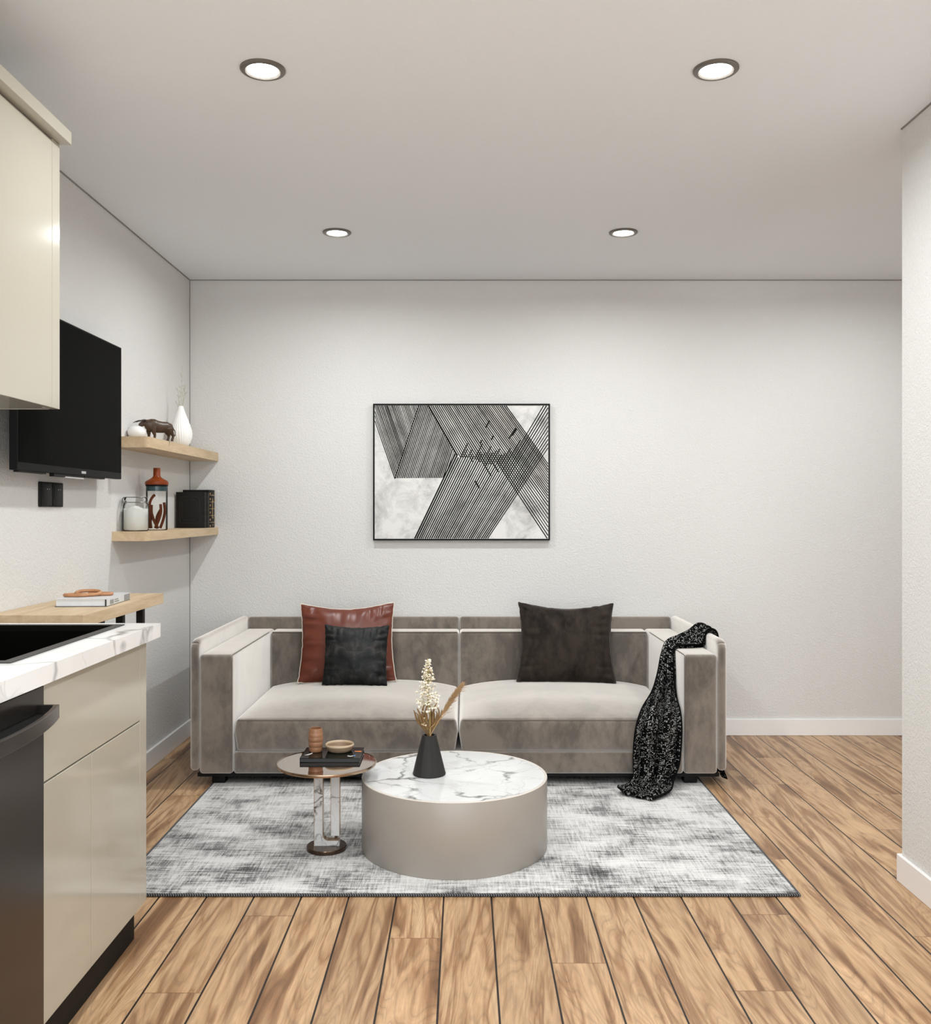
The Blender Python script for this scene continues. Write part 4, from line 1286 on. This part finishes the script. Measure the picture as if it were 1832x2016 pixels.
# ------------------------------------------------------------------ console table with book and wooden chain
kx0, kx1, ky0, ky1, kz0, kz1 = XL + 0.001, -1.22, 3.01, 3.81, 0.8765, 0.9165
t = thing('console_table', 'narrow light oak console table with black legs beside the worktop', 'table', (kx0, ky0, 0))
build('table_top', MB().box(kx0, kx1, ky0, ky1, kz0, kz1, 0.001, 1), 'oak', t)
for x, y in ((-1.268, 3.68), (-1.425, 3.68), (-1.268, 3.465), (-1.268, 3.06), (-1.425, 3.06)):
    build('leg', MB().box(x - 0.013, x + 0.013, y - 0.013, y + 0.013, 0.0, kz0, 0.001, 1), 'black_metal', t)
bz = kz1 + 0.0003
t = thing('book', 'white covered hardback book lying on the oak console table', 'book', (-1.34, 3.40, bz), rot=(0, 0, math.radians(3)))
bw, bl, bh = 0.178, 0.262, 0.027
build('page_block', MB().box(-bw / 2 + 0.003, bw / 2 - 0.008, -bl / 2 + 0.003, bl / 2 - 0.003, 0.002, bh - 0.002), 'pages_white', t, world=False, smooth=0)
build('cover', MB().box(-bw / 2, bw / 2, -bl / 2, bl / 2, bh - 0.002, bh).box(bw / 2 - 0.002, bw / 2, -bl / 2, bl / 2, 0.002, bh - 0.002), 'cover_grey', t, world=False, smooth=0)
build('back_board', MB().box(-bw / 2, bw / 2, -bl / 2, bl / 2, 0, 0.002).box(bw / 2 - 0.008, bw / 2 - 0.002, -bl / 2 + 0.0005, -bl / 2 + 0.003, 0.002, bh - 0.002), 'cover_dark', t, world=False, smooth=0)
for i, (a, b, c, d) in enumerate(((-0.10, -0.06, 0.005, 0.020), (-0.05, 0.00, 0.007, 0.012), (-0.05, -0.01, 0.015, 0.019), (0.06, 0.128, 0.003, bh - 0.003))):
    build('spine_print', MB().box(bw / 2, bw / 2 + 0.0005, a, b, c, d), 'print_grey', t, world=False, smooth=0)
cz = bz + bh + 0.0003
t = thing('wooden_chain', 'small carved brown wooden chain on the white book', 'ornament', (-1.355, 3.38, cz))
def link_ring(c, L, W, r, ang, tiltz):
    pts = []
    for i in range(36):
        a = 2 * math.pi * i / 36
        x = L / 2 * math.copysign(abs(math.cos(a)) ** 0.8, math.cos(a)); y = W / 2 * math.sin(a)
        p = Matrix.Rotation(ang, 3, 'Z') @ (Matrix.Rotation(tiltz, 3, 'X') @ Vector((x, y, 0)))
        pts.append(Vector(c) + p)
    return MB().tube(pts, r, 10, closed=True)
build('link', link_ring((-1.385, 3.355, cz + 0.0062), 0.080, 0.034, 0.0060, 0.10, 0.0), 'chain_wood', t, smooth=80)
build('link', link_ring((-1.352, 3.38, cz + 0.0120), 0.082, 0.046, 0.0060, 0.35, 0.25), 'chain_wood', t, smooth=80)
build('link', link_ring((-1.318, 3.405, cz + 0.0062), 0.080, 0.034, 0.0060, 0.05, 0.0), 'chain_wood', t, smooth=80)

# ------------------------------------------------------------------ kitchen
FX = -0.93
t = thing('base_cabinet', 'gloss greige base cabinet with two doors under the worktop end', 'cabinet', (XL, 2.078, 0))
build('carcass', MB().box(XL + 0.001, FX - 0.021, 2.079, 2.097, 0.112, 0.872).box(XL + 0.001, FX - 0.021, 2.728, 2.746, 0.112, 0.872).box(XL + 0.001, FX - 0.021, 2.097, 2.728, 0.112, 0.130).box(XL + 0.001, XL + 0.01, 2.097, 2.728, 0.130, 0.872).box(FX - 0.036, FX - 0.021, 2.097, 2.728, 0.130, 0.872), 'carcass', t, smooth=0)
build('drawer_front', MB().box(FX - 0.020, FX, 2.080, 2.6935, 0.6495, 0.872, 0.001, 1), 'lacquer', t)
build('door', MB().box(FX - 0.020, FX, 2.080, 2.3425, 0.112, 0.6455, 0.001, 1), 'lacquer', t)
build('door', MB().box(FX - 0.020, FX, 2.3455, 2.6935, 0.112, 0.6455, 0.001, 1), 'lacquer', t)
build('end_panel', MB().box(FX - 0.030, FX, 2.6955, 2.748, 0.112, 0.872, 0.001, 1).box(XL + 0.001, FX - 0.02, 2.7462, 2.748, 0.112, 0.872), 'lacquer', t)
build('toe_kick', MB().box(XL + 0.06, -0.965, 2.079, 2.746, 0.0, 0.112), 'toe', t, smooth=0)

t = thing('dishwasher', 'dark steel dishwasher with bowed bar handle under the worktop', 'dishwasher', (XL, 1.48, 0))
build('tub', MB().box(XL + 0.001, FX - 0.022, 1.48, 2.076, 0.10, 0.868), 'black_plastic', t, smooth=0)
build('door_panel', MB().box(FX - 0.021, FX + 0.001, 1.480, 2.077, 0.112, 0.864, 0.0015, 1), 'steel_dark', t)
build('toe_kick', MB().box(XL + 0.06, -0.965, 1.48, 2.077, 0.0, 0.110), 'toe', t, smooth=0)
# bowed handle: outer face arcs away from the door, with an open pocket behind it
hz0, hz1 = 0.798, 0.828
hy0, hy1 = 1.50, 2.052
out, inn = [], []
for i in range(21):
    f = i / 20
    y = hy0 + (hy1 - hy0) * f
    bow = 1 - (2 * f - 1) ** 2
    out.append((-0.884 + 0.038 * bow, y))
    inn.append((-0.884 + 0.038 * bow - 0.011, y))
poly = [(FX + 0.0005, hy0)] + out + [(FX + 0.0005, hy1), (FX + 0.0005, hy1 - 0.008)]
poly += [(x, min(max(y, hy0 + 0.008), hy1 - 0.008)) for x, y in inn[::-1]] + [(FX + 0.0005, hy0 + 0.008)]
hd = build('handle', MB().prism(poly, hz0, hz1, 'z', 0.0012), 'steel_dark', t, smooth=12)
pk = [(FX + 0.001, hy0 + 0.009)] + [(x - 0.0005, min(max(y, hy0 + 0.009), hy1 - 0.009)) for x, y in inn] + [(FX + 0.001, hy1 - 0.009)]
build('pocket', MB().prism(pk, hz0 + 0.002, hz0 + 0.012, 'z'), 'rubber', hd, smooth=0)  # black plate stands in for the deep shade inside the handle recess

WX0, WX1, WY0, WY1, WZ0, WZ1 = XL + 0.001, -0.91, 1.45, 2.815, 0.873, 0.914
hx0, hx1, hy0_, hy1_ = -1.43, -1.001, 2.072, 2.763
mb = MB()
bm = mb.bm
def ring(z):
    o = [bm.verts.new((x, y, z)) for x, y in ((WX0, WY0), (WX1, WY0), (WX1, WY1), (WX0, WY1))]
    i = [bm.verts.new((x, y, z)) for x, y in ((hx0, hy0_), (hx1, hy0_), (hx1, hy1_), (hx0, hy1_))]
    return o, i
o0, i0 = ring(WZ0); o1, i1 = ring(WZ1)
for k in range(4):
    j = (k + 1) % 4
    bm.faces.new((o1[k], o1[j], i1[j], i1[k])); bm.faces.new((o0[j], o0[k], i0[k], i0[j]))
    bm.faces.new((o0[k], o0[j], o1[j], o1[k])); bm.faces.new((i0[j], i0[k], i1[k], i1[j]))
tag(build('worktop', mb, 'quartz', loc=(WX0, WY0, WZ0), smooth=0), 'white veined stone worktop over the greige base cabinet', 'worktop')

t = thing('kitchen_sink', 'black inset kitchen sink in the white worktop', 'sink', ((hx0 + hx1) / 2, (hy0_ + hy1_) / 2, WZ1))
def rect_ring(o, i, z0_, z1_):
    (a0, a1, b0, b1), (c0, c1, d0, d1) = o, i
    mb = MB(); bm = mb.bm
    L = []
    for z in (z0_, z1_):
        L.append(([bm.verts.new(p + (z,)) for p in ((a0, b0), (a1, b0), (a1, b1), (a0, b1))], [bm.verts.new(p + (z,)) for p in ((c0, d0), (c1, d0), (c1, d1), (c0, d1))]))
    (o0, i0), (o1, i1) = L
    for k in range(4):
        j = (k + 1) % 4
        bm.faces.new((o1[k], o1[j], i1[j], i1[k])); bm.faces.new((o0[j], o0[k], i0[k], i0[j]))
        bm.faces.new((o0[k], o0[j], o1[j], o1[k])); bm.faces.new((i0[j], i0[k], i1[k], i1[j]))
    return mb
build('rim', rect_ring((hx0 - 0.002, hx1 + 0.002, hy0_ - 0.002, hy1_ + 0.002), (hx0 + 0.022, hx1 - 0.022, hy0_ + 0.022, hy1_ - 0.022), WZ1 + 0.0004, WZ1 + 0.003), 'sink_rim', t, smooth=0)
mb = MB(); bm = mb.bm
lv = []
for z, ins in ((WZ1 + 0.0005, 0.0225), (WZ1 - 0.012, 0.044), (WZ1 - 0.19, 0.048)):
    lv.append([bm.verts.new((x, y, z)) for x, y in ((hx0 + ins, hy0_ + ins), (hx1 - ins, hy0_ + ins), (hx1 - ins, hy1_ - ins), (hx0 + ins, hy1_ - ins))])
for a, b in zip(lv, lv[1:]):
    for k in range(4):
        j = (k + 1) % 4
        bm.faces.new((a[k], a[j], b[j], b[k]))
bm.faces.new(lv[-1])
ob = build('basin', mb, 'sink', t, smooth=0)
ob.modifiers.new('thickness', 'SOLIDIFY').thickness = 0.002

UX, UZ0, UZ1 = -1.183, 1.547, 2.326
t = thing('wall_cabinet', 'gloss greige wall cabinet with projecting cornice at top left', 'cabinet', (XL, 1.46, UZ0))
build('carcass', MB().box(XL + 0.001, UX - 0.021, 1.46, 2.746, UZ0 + 0.004, UZ1 - 0.004), 'carcass', t, smooth=0)
build('bottom_panel', MB().box(XL + 0.001, UX - 0.021, 1.46, 2.746, UZ0 + 0.001, UZ0 + 0.004), 'lacquer', t, smooth=0)
build('door', MB().box(UX - 0.020, UX, 1.46, 2.0785, UZ0, UZ1 - 0.012, 0.001, 1), 'lacquer', t)
build('door', MB().box(UX - 0.020, UX, 2.0815, 2.6975, UZ0, UZ1 - 0.012, 0.001, 1), 'lacquer', t)
build('end_panel', MB().box(UX - 0.030, UX, 2.6995, 2.748, UZ0, UZ1 - 0.006, 0.001, 1).box(XL + 0.001, UX - 0.02, 2.7462, 2.748, UZ0, UZ1 - 0.006), 'lacquer', t)
build('cornice', MB().box(XL + 0.001, -1.150, 1.46, 2.752, 2.3215, 2.3590, 0.001, 1), 'lacquer', t)
